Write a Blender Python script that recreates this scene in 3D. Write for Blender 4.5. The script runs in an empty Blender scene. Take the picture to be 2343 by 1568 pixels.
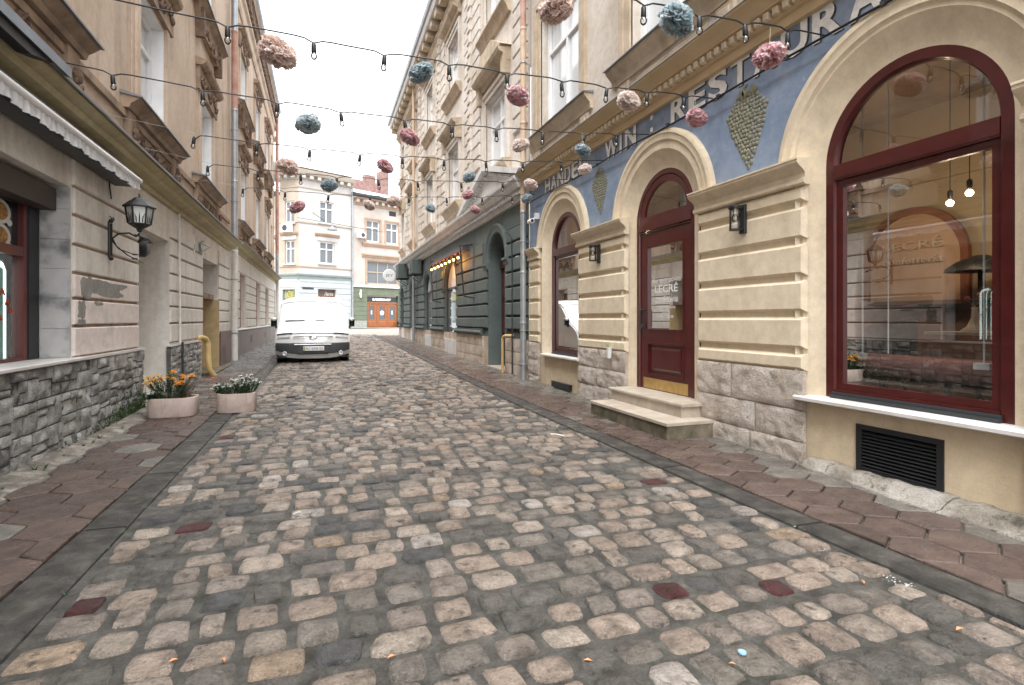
import bpy, math, random
from math import sin, cos, pi, radians
from mathutils import Vector, noise
R_ = random.Random(11)
S = bpy.context.scene
COL = S.collection

# ------------------------------------------------------------ camera, sky, sun, exposure
TH = math.atan((1171.5 - 738) / 1230.0)
cd = bpy.data.cameras.new('camera'); cam = bpy.data.objects.new('camera', cd); COL.objects.link(cam)
cam.location = (0, 0, 1.3); cam.rotation_euler = (pi / 2, 0, -TH)
cd.sensor_width = 36; cd.lens = 1230 / 2343 * 36; cd.shift_y = -53 / 2343
cd.clip_start = .05; cd.clip_end = 600
S.camera = cam
S.view_settings.view_transform = 'Standard'; S.view_settings.look = 'None'
S.view_settings.gamma = 1; S.view_settings.use_curve_mapping = False
S.view_settings.exposure = 2.42
world = bpy.data.worlds.new('World'); S.world = world; world.use_nodes = True
wn = world.node_tree.nodes; wl = world.node_tree.links
bg = wn['Background']; sk = wn.new('ShaderNodeTexSky'); sk.sky_type = 'NISHITA'; sk.sun_disc = False
SUN_EL, SUN_ROT = radians(66), radians(205)
sk.sun_elevation = SUN_EL; sk.sun_rotation = SUN_ROT; sk.dust_density = 3.0; sk.air_density = 1.2
hs = wn.new('ShaderNodeHueSaturation'); hs.inputs['Saturation'].default_value = .10
wl.new(sk.outputs[0], hs.inputs['Color'])
# an overcast sky: the desaturated sky under an even layer of cloud
mx = wn.new('ShaderNodeMix'); mx.data_type = 'RGBA'; mx.inputs[0].default_value = .72
wl.new(hs.outputs[0], mx.inputs[6]); mx.inputs[7].default_value = (8.45, 8.65, 9.0, 1)
wl.new(mx.outputs[2], bg.inputs['Color']); bg.inputs['Strength'].default_value = .068
sd = bpy.data.lights.new('sun', 'SUN'); sd.energy = 1.5; sd.angle = radians(60); sd.color = (1, .99, .97)
sun = bpy.data.objects.new('sun', sd); COL.objects.link(sun)
# direction towards the sun: elevation and azimuth as in the sky texture (rotation measured clockwise from +Y)
dv = Vector((sin(SUN_ROT) * cos(SUN_EL), cos(SUN_ROT) * cos(SUN_EL), sin(SUN_EL)))
sun.rotation_euler = (-dv).to_track_quat('-Z', 'Y').to_euler(); sun.location = (0, 0, 40)
cy = S.cycles
cy.max_bounces = 8; cy.diffuse_bounces = 4; cy.glossy_bounces = 4; cy.transmission_bounces = 6; cy.transparent_max_bounces = 12
cy.sample_clamp_indirect = 4.0; cy.caustics_reflective = False; cy.caustics_refractive = False
cy.use_denoising = True

# ------------------------------------------------------------ frames: (along, out, up) -> world
def FW(x, y, z): return (x, y, z)
def FR(u, o, z): return (4.03 - o, u, z)
def FL(u, o, z): return (-2.42 + o, u, z)
def FF(u, o, z): return (3.51 + .906 * u + .4226 * o, 46.5 + .4226 * u - .906 * o, z)
def zg(y):
    t = y - 8.0
    return .0155 * (t if t > 3 else math.log(1 + math.exp(t * 1.5)) / 1.5)
LOC = {}

def project(x, y, z):
    s, c = sin(TH), cos(TH)
    d = x * s + y * c
    if d < .2: return None
    return (1171.5 + 1230 * (x * c - y * s) / d, 731 - 1230 * (z - 1.3) / d, d)

class MB:
    def __init__(s, F=FW): s.v = []; s.f = []; s.F = F; s.mi = []; s.cur = 0; s.tint = []
    def p(s, u, o, z): s.v.append(s.F(u, o, z)); return len(s.v) - 1
    def face(s, *ix): s.f.append(ix); s.mi.append(s.cur)
    def poly(s, pts): s.face(*[s.p(*q) for q in pts])
    def box(s, u0, u1, o0, o1, z0, z1):
        a = [s.p(u, o, z) for z in (z0, z1) for o in (o0, o1) for u in (u0, u1)]
        for q in ((0, 1, 3, 2), (4, 6, 7, 5), (0, 4, 5, 1), (2, 3, 7, 6), (0, 2, 6, 4), (1, 5, 7, 3)): s.face(*[a[i] for i in q])
        return s
    def bev(s, u0, u1, o0, o1, z0, z1, b, bo=None):
        bo = b if bo is None else bo
        def ring(i, o): return [s.p(u0 + i, o, z0 + i), s.p(u1 - i, o, z0 + i), s.p(u1 - i, o, z1 - i), s.p(u0 + i, o, z1 - i)]
        r0, r1, r2 = ring(0, o0), ring(0, o1 - bo), ring(b, o1)
        for A, B in ((r0, r1), (r1, r2)):
            for k in range(4): s.face(A[k], A[(k + 1) % 4], B[(k + 1) % 4], B[k])
        s.face(*r2); return s
    def rough(s, u0, u1, o0, o1, z0, z1, nu, nz, amp, seed=0, edge=.02, fq=9):
        """a stone with a rough, slightly domed front"""
        g = []
        for j in range(nz + 1):
            row = []
            for i in range(nu + 1):
                fu, fz = i / nu, j / nz
                ed = min(fu, 1 - fu, fz, 1 - fz)
                e = 0 if ed == 0 else 1
                n = noise.noise((u0 * 3 + fu * (u1 - u0) * fq, z0 * 5 + fz * (z1 - z0) * fq, seed * 7.3))
                row.append(s.p(u0 + (u1 - u0) * fu, o1 - (0 if e else edge) + amp * n * (1 if e else .4), z0 + (z1 - z0) * fz))
            g.append(row)
        for j in range(nz):
            for i in range(nu): s.face(g[j][i], g[j][i + 1], g[j + 1][i + 1], g[j + 1][i])
        bd = [g[0][i] for i in range(nu)] + [g[j][nu] for j in range(nz)] + [g[nz][i] for i in range(nu, 0, -1)] + [g[j][0] for j in range(nz, 0, -1)]
        uz = [(u0 + (u1 - u0) * i / nu, z0) for i in range(nu)] + [(u1, z0 + (z1 - z0) * j / nz) for j in range(nz)] + [(u0 + (u1 - u0) * i / nu, z1) for i in range(nu, 0, -1)] + [(u0, z0 + (z1 - z0) * j / nz) for j in range(nz, 0, -1)]
        bk = [s.p(u, o0, z) for u, z in uz]
        n = len(bd)
        for k in range(n): s.face(bd[k], bk[k], bk[(k + 1) % n], bd[(k + 1) % n])
        return s
    def prism(s, pts, o0, o1):
        a = [s.p(u, o0, z) for u, z in pts]; b = [s.p(u, o1, z) for u, z in pts]; n = len(pts)
        s.face(*a[::-1]); s.face(*b)
        for k in range(n): s.face(a[k], a[(k + 1) % n], b[(k + 1) % n], b[k])
        return s
    def profile(s, u0, u1, prof):
        """moulding: (out, up) outline drawn along u, ends closed"""
        a = [s.p(u0, o, z) for o, z in prof]; b = [s.p(u1, o, z) for o, z in prof]; n = len(prof)
        s.face(*a); s.face(*b[::-1])
        for k in range(n): s.face(a[k], b[k], b[(k + 1) % n], a[(k + 1) % n])
        return s
    def tube(s, pts, r, n=6, cap=True):
        P = [Vector(p) for p in pts]; rr = r if isinstance(r, (list, tuple)) else [r] * len(P)
        up = Vector((0, 0, 1)); rings = []; prev = None
        for i, p in enumerate(P):
            t = (P[min(i + 1, len(P) - 1)] - P[max(i - 1, 0)])
            t = t.normalized() if t.length > 1e-9 else Vector((0, 1, 0))
            if prev is None:
                a = t.cross(up); a = a if a.length > 1e-3 else t.cross(Vector((1, 0, 0)))
            else: a = prev - t * prev.dot(t)
            a.normalize(); prev = a; b = t.cross(a)
            rings.append([s.p(*(p + (a * cos(2 * pi * k / n) + b * sin(2 * pi * k / n)) * rr[i])) for k in range(n)])
        for A, B in zip(rings, rings[1:]):
            for k in range(n): s.face(A[k], A[(k + 1) % n], B[(k + 1) % n], B[k])
        if cap: s.face(*rings[0][::-1]); s.face(*rings[-1])
        return s
    def lathe(s, c, prof, n=16, ex=1., ey=1., ax='z'):
        rings = []
        for r, h in prof:
            row = []
            for k in range(n):
                a = 2 * pi * k / n; x, y = r * cos(a) * ex, r * sin(a) * ey
                q = (c[0] + x, c[1] + y, c[2] + h) if ax == 'z' else ((c[0] + x, c[1] + h, c[2] + y) if ax == 'o' else (c[0] + h, c[1] + x, c[2] + y))
                row.append(s.p(*q))
            rings.append(row)
        for A, B in zip(rings, rings[1:]):
            for k in range(n): s.face(A[k], A[(k + 1) % n], B[(k + 1) % n], B[k])
        s.face(*rings[0][::-1]); s.face(*rings[-1]); return s
    def ball(s, c, r, n=8, m=5, sx=1, sy=1, sz=1):
        pr = [(max(r * sin(pi * j / m), r * .02), -r * cos(pi * j / m)) for j in range(m + 1)]
        rings = [[s.p(c[0] + q * cos(2 * pi * k / n) * sx, c[1] + q * sin(2 * pi * k / n) * sy, c[2] + h * sz) for k in range(n)] for q, h in pr]
        for A, B in zip(rings, rings[1:]):
            for k in range(n): s.face(A[k], A[(k + 1) % n], B[(k + 1) % n], B[k])
        return s
    def arch(s, c, zs, prof, zb, n=20, closed=False, zb2=None):
        """moulding of (radius, out) drawn up a jamb, round a semicircle and down the other jamb"""
        rows = []
        for r, o in prof:
            row = []
            if zb < zs - .001: row.append(s.p(c - r, o, zb)); a0 = 0.
            else: a0 = math.asin(min(.9, (zb - zs) / r))
            for k in range(n + 1):
                a = a0 + (pi - 2 * a0) * k / n
                row.append(s.p(c - r * cos(a), o, zs + r * sin(a)))
            if zb < zs - .001: row.append(s.p(c + r, o, zb))
            rows.append(row)
        prs = list(zip(rows, rows[1:])) + ([(rows[-1], rows[0])] if closed else [])
        for A, B in prs:
            for k in range(len(A) - 1): s.face(A[k], A[k + 1], B[k + 1], B[k])
        if closed: s.face(*[q[0] for q in rows]); s.face(*[q[-1] for q in rows][::-1])
        return s
    def fan(s, c, zs, r, o, n=20, zb=None):
        pts = [(c - r * cos(pi * k / n), o, zs + r * sin(pi * k / n)) for k in range(n + 1)]
        if zb is not None: pts = [(c - r, o, zb)] + pts + [(c + r, o, zb)]
        s.poly(pts); return s
    def wall(s, u0, u1, z0, z1, ops, depth=.2, o=0.):
        """flat wall with openings (ua, ub, za, zb, arch); arch: zb is the springing, a half circle on top"""
        us = sorted({u0, u1} | {q[0] for q in ops} | {q[1] for q in ops}); us = [u for u in us if u0 <= u <= u1]
        holes = []
        for q in ops:
            top = q[3] + ((q[1] - q[0]) / 2 if len(q) > 4 and q[4] is True else 0); holes.append((q[0], q[1], q[2], top))
        zs = sorted({z0, z1} | {h[2] for h in holes} | {h[3] for h in holes}); zs = [z for z in zs if z0 <= z <= z1]
        for a, b in zip(us, us[1:]):
            for c, d in zip(zs, zs[1:]):
                m, n = (a + b) / 2, (c + d) / 2
                if any(h[0] < m < h[1] and h[2] < n < h[3] for h in holes): continue
                s.poly([(a, o, c), (b, o, c), (b, o, d), (a, o, d)])
        for q in ops:
            a, b, c, d = q[:4]; i = o - depth
            s.poly([(a, o, c), (a, i, c), (a, i, d), (a, o, d)]); s.poly([(b, o, c), (b, o, d), (b, i, d), (b, i, c)])
            if c > z0: s.poly([(a, o, c), (b, o, c), (b, i, c), (a, i, c)])
            if len(q) > 4 and q[4] is True:
                r = (b - a) / 2; m = (a + b) / 2; N = 20
                pr = [(m - r * cos(pi * k / N), d + r * sin(pi * k / N)) for k in range(N + 1)]
                for (x0, h0), (x1, h1) in zip(pr, pr[1:]):
                    s.poly([(x0, o, h0), (x1, o, h1), (x1, o, d + r), (x0, o, d + r)])
                    s.poly([(x0, o, h0), (x0, i, h0), (x1, i, h1), (x1, o, h1)])
            elif len(q) < 5: s.poly([(a, o, d), (a, i, d), (b, i, d), (b, o, d)])
        return s
    def build(s, name, mats, parent=None, smooth=0, label=None, cat=None, group=None, kind=None, loc=None):
        base = LOC[parent.name] if parent else Vector(loc or (0, 0, 0))
        me = bpy.data.meshes.new(name)
        me.from_pydata([(v[0] - base[0], v[1] - base[1], v[2] - base[2]) for v in s.v], [], s.f)
        mats = mats if isinstance(mats, (list, tuple)) else [mats]
        for m in mats: me.materials.append(m)
        if len(mats) > 1: me.polygons.foreach_set('material_index', s.mi)
        if s.tint:
            at = me.attributes.new('tint', 'FLOAT_COLOR', 'POINT')
            at.data.foreach_set('color', [c for t in s.tint for c in (t[0], t[1], t[2], 1.)])
        if smooth:
            me.polygons.foreach_set('use_smooth', [True] * len(me.polygons))
            me.set_sharp_from_angle(angle=radians(smooth))
        me.update()
        ob = bpy.data.objects.new(name, me); COL.objects.link(ob)
        if parent: ob.parent = parent
        else: ob.location = base
        LOC[ob.name] = Vector(base)
        meta(ob, label, cat, group, kind); return ob

def meta(o, label=None, cat=None, group=None, kind=None):
    if label: o['label'] = label
    if cat: o['category'] = cat
    if group: o['group'] = group
    if kind: o['kind'] = kind

def T(name, label, cat, loc, group=None):
    o = bpy.data.objects.new(name, None); COL.objects.link(o); o.location = loc; o.empty_display_size = .2
    LOC[o.name] = Vector(loc); meta(o, label, cat, group); return o

def copy_tree(o, parent=None, loc=None, label=None):
    c = o.copy(); COL.objects.link(c)
    if parent: c.parent = parent
    if loc is not None: c.location = loc
    if label: c['label'] = label
    LOC[c.name] = Vector(loc) if loc is not None else LOC.get(o.name, Vector())
    for ch in list(o.children): copy_tree(ch, c)
    return c

def text_mesh(body, size=1.0, bold=0.):
    cu = bpy.data.curves.new('t', 'FONT'); cu.body = body; cu.size = size; cu.resolution_u = 4; cu.offset = bold
    ob = bpy.data.objects.new('t', cu); COL.objects.link(ob)
    dg = bpy.context.evaluated_depsgraph_get(); ev = ob.evaluated_get(dg); me = ev.to_mesh()
    vs = [(v.co.x, v.co.y) for v in me.vertices]; fs = [tuple(p.vertices) for p in me.polygons]
    ev.to_mesh_clear(); bpy.data.objects.remove(ob); bpy.data.curves.remove(cu)
    return vs, fs

def letters(mb, body, u, z, h, o, sgn, wide=None, slant=0., dep=0., bold=0.):
    """flat or raised lettering on a facade; sgn: +1 when reading goes along +u"""
    vs, fs = text_mesh(body, 1., bold)
    if not vs: return 0
    x0 = min(v[0] for v in vs); x1 = max(v[0] for v in vs); y1 = .73
    sc = h / y1; sx = sc if wide is None else wide / max(x1 - x0, 1e-6)
    b = len(mb.v)
    for x, y in vs: mb.p(u + sgn * ((x - x0) * sx + slant * y * sc), o, z + y * sc)
    for f in fs: mb.face(*[b + i for i in f])
    if dep:
        b2 = len(mb.v)
        for x, y in vs: mb.p(u + sgn * ((x - x0) * sx + slant * y * sc), o - dep, z + y * sc)
        cnt = {}
        for f in fs:
            for i in range(len(f)):
                e = (f[i], f[(i + 1) % len(f)]); k = (min(e), max(e)); cnt.setdefault(k, []).append(e)
        for k, es in cnt.items():
            if len(es) == 1: i, j = es[0]; mb.face(b + i, b2 + i, b2 + j, b + j)
    return (x1 - x0) * sx

# ------------------------------------------------------------ materials
def mk(name, ramp, scale=3., detail=6., rough=.8, rough2=None, bump=.0, bscale=40., metallic=0., tint=False, stain=None, spec=.5, streak=None, emit=None, coat=0., trans=0.):
    m = bpy.data.materials.new(name); m.use_nodes = True; nt = m.node_tree; N = nt.nodes; Lk = nt.links
    b = N['Principled BSDF']
    geo = N.new('ShaderNodeNewGeometry')
    b.inputs['Roughness'].default_value = rough; b.inputs['Metallic'].default_value = metallic
    b.inputs['Specular IOR Level'].default_value = spec; b.inputs['Coat Weight'].default_value = coat
    b.inputs['Transmission Weight'].default_value = trans
    if isinstance(ramp[0], (int, float)): ramp = [(.0, ramp)]
    col = None
    def noi(sc, det=6., vec=None, ro=.55):
        n = N.new('ShaderNodeTexNoise'); n.inputs['Scale'].default_value = sc; n.inputs['Detail'].default_value = det; n.inputs['Roughness'].default_value = ro
        Lk.new(vec or geo.outputs['Position'], n.inputs['Vector']); return n
    def mixc(fac, a, c2, mode='MIX'):
        x = N.new('ShaderNodeMix'); x.data_type = 'RGBA'; x.blend_type = mode
        if hasattr(fac, 'node'): Lk.new(fac, x.inputs[0])
        else: x.inputs[0].default_value = fac
        for sock, val in ((6, a), (7, c2)):
            if hasattr(val, 'node'): Lk.new(val, x.inputs[sock])
            else: x.inputs[sock].default_value = (*val[:3], 1)
        return x.outputs[2]
    def rng(sock, a, bb, c=0., d=1.):
        r = N.new('ShaderNodeMapRange'); Lk.new(sock, r.inputs[0]); r.inputs[1].default_value = a; r.inputs[2].default_value = bb; r.inputs[3].default_value = c; r.inputs[4].default_value = d; return r.outputs[0]
    if len(ramp) > 1:
        n = noi(scale, detail); cr = N.new('ShaderNodeValToRGB'); e = cr.color_ramp.elements
        while len(e) < len(ramp): e.new(.5)
        for k, (pos, c) in enumerate(ramp): e[k].position = pos; e[k].color = (*c, 1)
        Lk.new(n.outputs['Fac'], cr.inputs[0]); col = cr.outputs[0]
    else:
        col = None; base = ramp[0][1]
        n = noi(scale, detail)
        cr = N.new('ShaderNodeValToRGB'); e = cr.color_ramp.elements
        e[0].position = .3; e[0].color = (*[c * .9 for c in base], 1); e[1].position = .7; e[1].color = (*[min(1, c * 1.06) for c in base], 1)
        Lk.new(n.outputs['Fac'], cr.inputs[0]); col = cr.outputs[0]
    if tint:
        at = N.new('ShaderNodeAttribute'); at.attribute_name = 'tint'; col = mixc(1., col, at.outputs['Color'], 'MULTIPLY')
    if streak:   # dirt run down by rain: (colour, amount, scale)
        mp = N.new('ShaderNodeMapping'); mp.inputs['Scale'].default_value = (1, 1, .12); Lk.new(geo.outputs['Position'], mp.inputs['Vector'])
        s = noi(streak[2], 5, mp.outputs[0]); col = mixc(rng(s.outputs['Fac'], .52, .75, 0, streak[1]), col, streak[0])
    if stain:    # patches: (colour, lo, hi, scale)
        for st in (stain if isinstance(stain, list) else [stain]):
            s = noi(st[3], 8, ro=.65); col = mixc(rng(s.outputs['Fac'], st[1], st[2]), col, st[0])
    if bump >= .14:   # fine grain of the surface
        g1 = noi(75, 4, ro=.75); g2 = noi(9, 6, ro=.7)
        va = N.new('ShaderNodeVectorMath'); va.operation = 'SCALE'; Lk.new(col, va.inputs[0]); mu = N.new('ShaderNodeMath'); mu.operation = 'MULTIPLY'; Lk.new(rng(g1.outputs['Fac'], .32, .68, .70 if bump >= .5 else .95, 1.28 if bump >= .5 else 1.05), mu.inputs[0]); Lk.new(rng(g2.outputs['Fac'], .35, .65, .90, 1.09), mu.inputs[1]); Lk.new(mu.outputs[0], va.inputs['Scale']); col = va.outputs[0]
    Lk.new(col, b.inputs['Base Color'])
    if rough2 is not None:
        s = noi(scale * 1.3, 5); Lk.new(rng(s.outputs['Fac'], .35, .65, rough, rough2), b.inputs['Roughness'])
    if bump:
        bs = bscale if isinstance(bscale, (list, tuple)) else [bscale]
        h = None
        for k, q in enumerate(bs):
            s = noi(q, 5, ro=.6); o_ = s.outputs['Fac']
            if h is None: h = o_
            else:
                ad = N.new('ShaderNodeMath'); ad.operation = 'ADD'; Lk.new(h, ad.inputs[0]); Lk.new(o_, ad.inputs[1]); h = ad.outputs[0]
        bp = N.new('ShaderNodeBump'); bp.inputs['Strength'].default_value = min(1, bump); bp.inputs['Distance'].default_value = .012 if bump <= 1 else .012 * bump
        Lk.new(h, bp.inputs['Height']); Lk.new(bp.outputs[0], b.inputs['Normal'])
    if emit:
        b.inputs['Emission Color'].default_value = (*emit[0], 1); b.inputs['Emission Strength'].default_value = emit[1]
    return m

def glass_mat(name, tint=(.9, .93, .92), gl=.9, base=.0, rough=.0):
    """window glass: clear, with a mirror reflection that grows towards grazing angles"""
    m = bpy.data.materials.new(name); m.use_nodes = True; nt = m.node_tree; N = nt.nodes; Lk = nt.links
    N.remove(N['Principled BSDF']); out = N['Material Output']
    tr = N.new('ShaderNodeBsdfTransparent'); tr.inputs[0].default_value = (*tint, 1)
    gs = N.new('ShaderNodeBsdfGlossy'); gs.inputs['Roughness'].default_value = rough; gs.inputs[0].default_value = (gl, gl, gl, 1)
    fr = N.new('ShaderNodeFresnel'); fr.inputs[0].default_value = 1.62
    ad = N.new('ShaderNodeMath'); ad.operation = 'ADD'; ad.use_clamp = True; ad.inputs[1].default_value = base; Lk.new(fr.outputs[0], ad.inputs[0])
    mx = N.new('ShaderNodeMixShader'); Lk.new(ad.outputs[0], mx.inputs[0]); Lk.new(tr.outputs[0], mx.inputs[1]); Lk.new(gs.outputs[0], mx.inputs[2]); Lk.new(mx.outputs[0], out.inputs[0])
    return m

cream = mk('cream_plaster', [(.3, (.59, .475, .32)), (.7, (.68, .565, .405))], 1.1, detail=10, rough=.75, bump=.3, bscale=[60, 240], streak=((.38, .29, .19), .4, 3.))
cream_pale = mk('pale_cream_plaster', [(.3, (.65, .54, .39)), (.7, (.74, .635, .48))], 1.1, detail=10, rough=.75, bump=.25, bscale=[50, 200], streak=((.44, .34, .23), .3, 3.5))
ochre = mk('ochre_paint', [(.35, (.50, .37, .22)), (.65, (.59, .45, .28))], 2, rough=.75, bump=.1, bscale=80)
blue = mk('blue_mural_plaster', [(.3, (.17, .225, .33)), (.5, (.215, .28, .39)), (.7, (.29, .345, .45))], 2.6, detail=9, rough=.8, bump=.2, bscale=[50, 200], stain=((.33, .36, .44), .58, .8, 5.))
letter_white = mk('white_mural_paint', [(.3, (.72, .71, .68)), (.6, (.84, .83, .81))], 9, rough=.8, bump=.15, bscale=120)
letter_dark = mk('dark_mural_shadow_paint', (.045, .05, .06), rough=.8)
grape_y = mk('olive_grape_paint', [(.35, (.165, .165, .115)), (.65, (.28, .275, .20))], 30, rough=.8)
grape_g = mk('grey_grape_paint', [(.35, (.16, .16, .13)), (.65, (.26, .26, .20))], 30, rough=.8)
beige_up = mk('weathered_beige_plaster', [(.3, (.40, .34, .275)), (.5, (.52, .46, .395)), (.7, (.59, .55, .495))], .9, detail=9, rough=.85, bump=.3, bscale=[30, 150], streak=((.24, .19, .14), .5, 2.4), stain=((.48, .46, .43), .52, .75, 1.7))
beige_trim = mk('beige_stucco_trim', [(.3, (.37, .29, .205)), (.65, (.52, .425, .32))], 2.2, detail=8, rough=.85, bump=.3, bscale=[40, 160], streak=((.2, .15, .1), .5, 4.))
ledge_m = mk('dirty_ledge_stone', [(.3, (.10, .088, .07)), (.44, (.30, .265, .22)), (.58, (.47, .43, .375)), (.75, (.62, .59, .55))], 4, detail=13, rough=.85, bump=2.2, bscale=[14, 40, 120], stain=[((.06, .062, .038), .57, .66, 5.), ((.09, .075, .06), .6, .7, 15.)])
limestone = mk('rough_limestone', [(.3, (.42, .335, .265)), (.45, (.61, .525, .445)), (.6, (.70, .62, .545)), (.75, (.74, .68, .615))], 5, detail=12, rough=.9, bump=2.2, bscale=[16, 45, 130], stain=[((.42, .28, .17), .60, .74, 4.5), ((.12, .09, .07), .66, .74, 14.)])
step_stone = mk('wet_step_stone', [(.3, (.38, .32, .25)), (.65, (.50, .44, .37))], 4, rough=.35, rough2=.6, bump=.4, bscale=[30, 120])
step_moss = mk('mossy_step_stone', [(.35, (.05, .055, .025)), (.55, (.16, .13, .09)), (.7, (.25, .20, .14))], 5, detail=9, rough=.7, bump=.5, bscale=[30, 120])
marble_white = mk('white_sill_stone', [(.35, (.55, .52, .49)), (.6, (.68, .66, .64))], 4, rough=.45, bump=.1, bscale=100)
oxblood = mk('oxblood_varnish', [(.3, (.050, .006, .006)), (.7, (.075, .009, .008))], 7, rough=.28, bump=.06, bscale=[90], spec=.5, coat=.3)
door_red = mk('red_varnished_wood', [(.3, (.058, .006, .006)), (.7, (.088, .011, .010))], 7, rough=.3, bump=.06, bscale=[90], coat=.3)
brass = mk('brass_plate', [(.3, (.48, .30, .10)), (.7, (.62, .42, .17))], 12, rough=.35, metallic=.6)
black_metal = mk('black_metal', (.012, .013, .015), rough=.5, bump=.05)
dark_metal = mk('dark_grey_metal', (.05, .055, .06), rough=.5, metallic=.3, bump=.05)
zinc = mk('zinc_pipe_metal', [(.3, (.30, .32, .34)), (.7, (.42, .44, .46))], 4, rough=.42, metallic=.55, bump=.06)
peach_pipe = mk('painted_pipe_metal', [(.3, (.46, .33, .22)), (.7, (.57, .43, .31))], 2.5, rough=.6, bump=.15, bscale=60, stain=((.32, .16, .10), .60, .72, 6.))
rust_pipe = mk('rusty_pipe_metal', [(.3, (.30, .13, .09)), (.55, (.42, .25, .20)), (.7, (.40, .36, .34))], 2.2, rough=.65, bump=.15, bscale=60)
chrome = mk('steel', (.55, .55, .55), rough=.25, metallic=1.)
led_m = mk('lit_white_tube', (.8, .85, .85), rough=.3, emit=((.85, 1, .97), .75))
rubber = mk('black_rubber', (.012, .012, .012), rough=.7)
glass = glass_mat('shop_glass', tint=(.70, .72, .72), base=.09)
bulb_glass = glass_mat('bulb_glass', tint=(.93, .93, .92), gl=.8, base=.04)
pane = mk('pale_sky_reflection_pane', (.66, .69, .72), scale=.6, rough=.04, spec=.8)  # bright sky reflection put into the pale base colour of the panes
pane_dark = mk('dark_window_glass', (.06, .07, .08), scale=.6, rough=.04, spec=.9)
curtain_m = mk('white_curtain', (.62, .62, .62), rough=.9)
white_pvc = mk('white_window_frame', (.78, .78, .78), rough=.4)
green_pl = mk('green_grey_plaster', [(.3, (.088, .115, .110)), (.7, (.122, .150, .143))], 1.6, detail=8, rough=.75, bump=.3, bscale=[50, 180], streak=((.17, .195, .185), .4, 3.))
green_dk = mk('green_grey_moulding', [(.3, (.05, .068, .066)), (.7, (.07, .092, .088))], 2, rough=.7, bump=.2, bscale=60)
cornice_w = mk('white_stucco_cornice', [(.3, (.60, .59, .575)), (.7, (.70, .69, .675))], 2, rough=.8, bump=.15, bscale=80, streak=((.33, .32, .3), .4, 4.))
ashlar = mk('ashlar_beige_stone', [(.3, (.47, .415, .355)), (.55, (.61, .555, .495)), (.72, (.67, .63, .585))], 1.3, detail=9, rough=.85, bump=.3, bscale=[40, 150], streak=((.33, .25, .17), .45, 3.))
plinth_b = mk('pale_stone_plinth', [(.3, (.38, .29, .21)), (.6, (.58, .50, .42))], 2.4, detail=9, rough=.85, bump=.5, bscale=[30, 90], stain=((.27, .2, .14), .6, .75, 3.))
tan_pl = mk('tan_stucco', [(.28, (.40, .305, .225)), (.5, (.51, .395, .30)), (.72, (.57, .465, .37))], .8, detail=9, rough=.85, bump=.3, bscale=[40, 150], streak=((.17, .115, .078), .65, 2.2))
tan_orn = mk('dark_brown_stucco_ornament', [(.3, (.10, .065, .045)), (.6, (.22, .145, .10))], 3.5, detail=8, rough=.9, bump=.6, bscale=[30, 90], stain=((.36, .26, .18), .6, .75, 6.))
tan_trim = mk('brown_stucco_trim', [(.3, (.18, .125, .088)), (.6, (.36, .26, .185))], 2.5, detail=8, rough=.88, bump=.35, bscale=[40, 130], streak=((.11, .065, .04), .6, 4.))
sheet = mk('dull_metal_flashing', [(.3, (.16, .17, .18)), (.7, (.27, .28, .29))], 3, rough=.5, metallic=.4)
olive = mk('olive_cream_cornice_paint', [(.3, (.36, .31, .17)), (.65, (.45, .39, .24))], 1.6, rough=.8, bump=.15, bscale=70, streak=((.24, .20, .12), .45, 4.))
left_cream = mk('grey_cream_plaster', [(.3, (.68, .645, .59)), (.65, (.77, .735, .68))], 1.1, detail=9, rough=.8, bump=.35, bscale=[40, 160], streak=((.40, .34, .27), .6, 3.))
left_pink = mk('pinkish_plaster', [(.3, (.72, .635, .59)), (.65, (.78, .70, .655))], 1.2, detail=8, rough=.8, bump=.2, bscale=[40, 160], stain=((.52, .50, .45), .56, .7, 2.2))
concrete_patch = mk('bare_grey_render', [(.3, (.22, .22, .20)), (.7, (.34, .33, .30))], 5, detail=9, rough=.9, bump=.6, bscale=[50, 140])
grey_marble = mk('grey_marble_tile', [(.32, (.14, .145, .145)), (.44, (.36, .36, .36)), (.52, (.52, .51, .50)), (.7, (.60, .59, .57))], 3.6, detail=10, rough=.3, bump=.04)
plinth_g = mk('grey_split_stone', [(.28, (.14, .14, .135)), (.5, (.40, .392, .375)), (.72, (.62, .61, .585))], 6, detail=12, rough=.75, bump=2.0, bscale=[14, 38, 110], tint=True)
moss_m = mk('moss', [(.35, (.018, .035, .008)), (.65, (.055, .10, .02))], 18, rough=.95, bump=.8, bscale=90)
leaf_m = mk('green_leaf', [(.35, (.02, .05, .018)), (.65, (.05, .10, .035))], 14, rough=.6)
yellow_pl = mk('yellow_plaster', [(.3, (.44, .32, .16)), (.7, (.54, .41, .23))], 2, rough=.85, bump=.2, bscale=60)
yellow_pipe = mk('yellow_gas_pipe_paint', [(.3, (.52, .36, .13)), (.7, (.64, .47, .22))], 4, rough=.5, bump=.1, stain=((.30, .22, .15), .62, .75, 12.))
brown_sheet = mk('brown_rusty_sheet', [(.3, (.10, .045, .038)), (.6, (.17, .10, .09)), (.75, (.24, .2, .19))], 2.2, rough=.35, bump=.1)
plinth_d = mk('mauve_grey_plinth', [(.3, (.24, .20, .19)), (.7, (.32, .28, .265))], 1.5, rough=.7, bump=.2, bscale=60)
cobble_m = mk('worn_cobblestone', [(.28, (.46, .46, .45)), (.42, (.80, .80, .79)), (.56, (1.06, 1.06, 1.05)), (.75, (1.26, 1.25, 1.23))], 13, detail=13, rough=.27, rough2=.56, bump=1.7, bscale=[20, 60, 200], tint=True, stain=[((.065, .056, .048), .56, .70, 17.), ((.05, .04, .033), .64, .69, 70.)])
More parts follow.
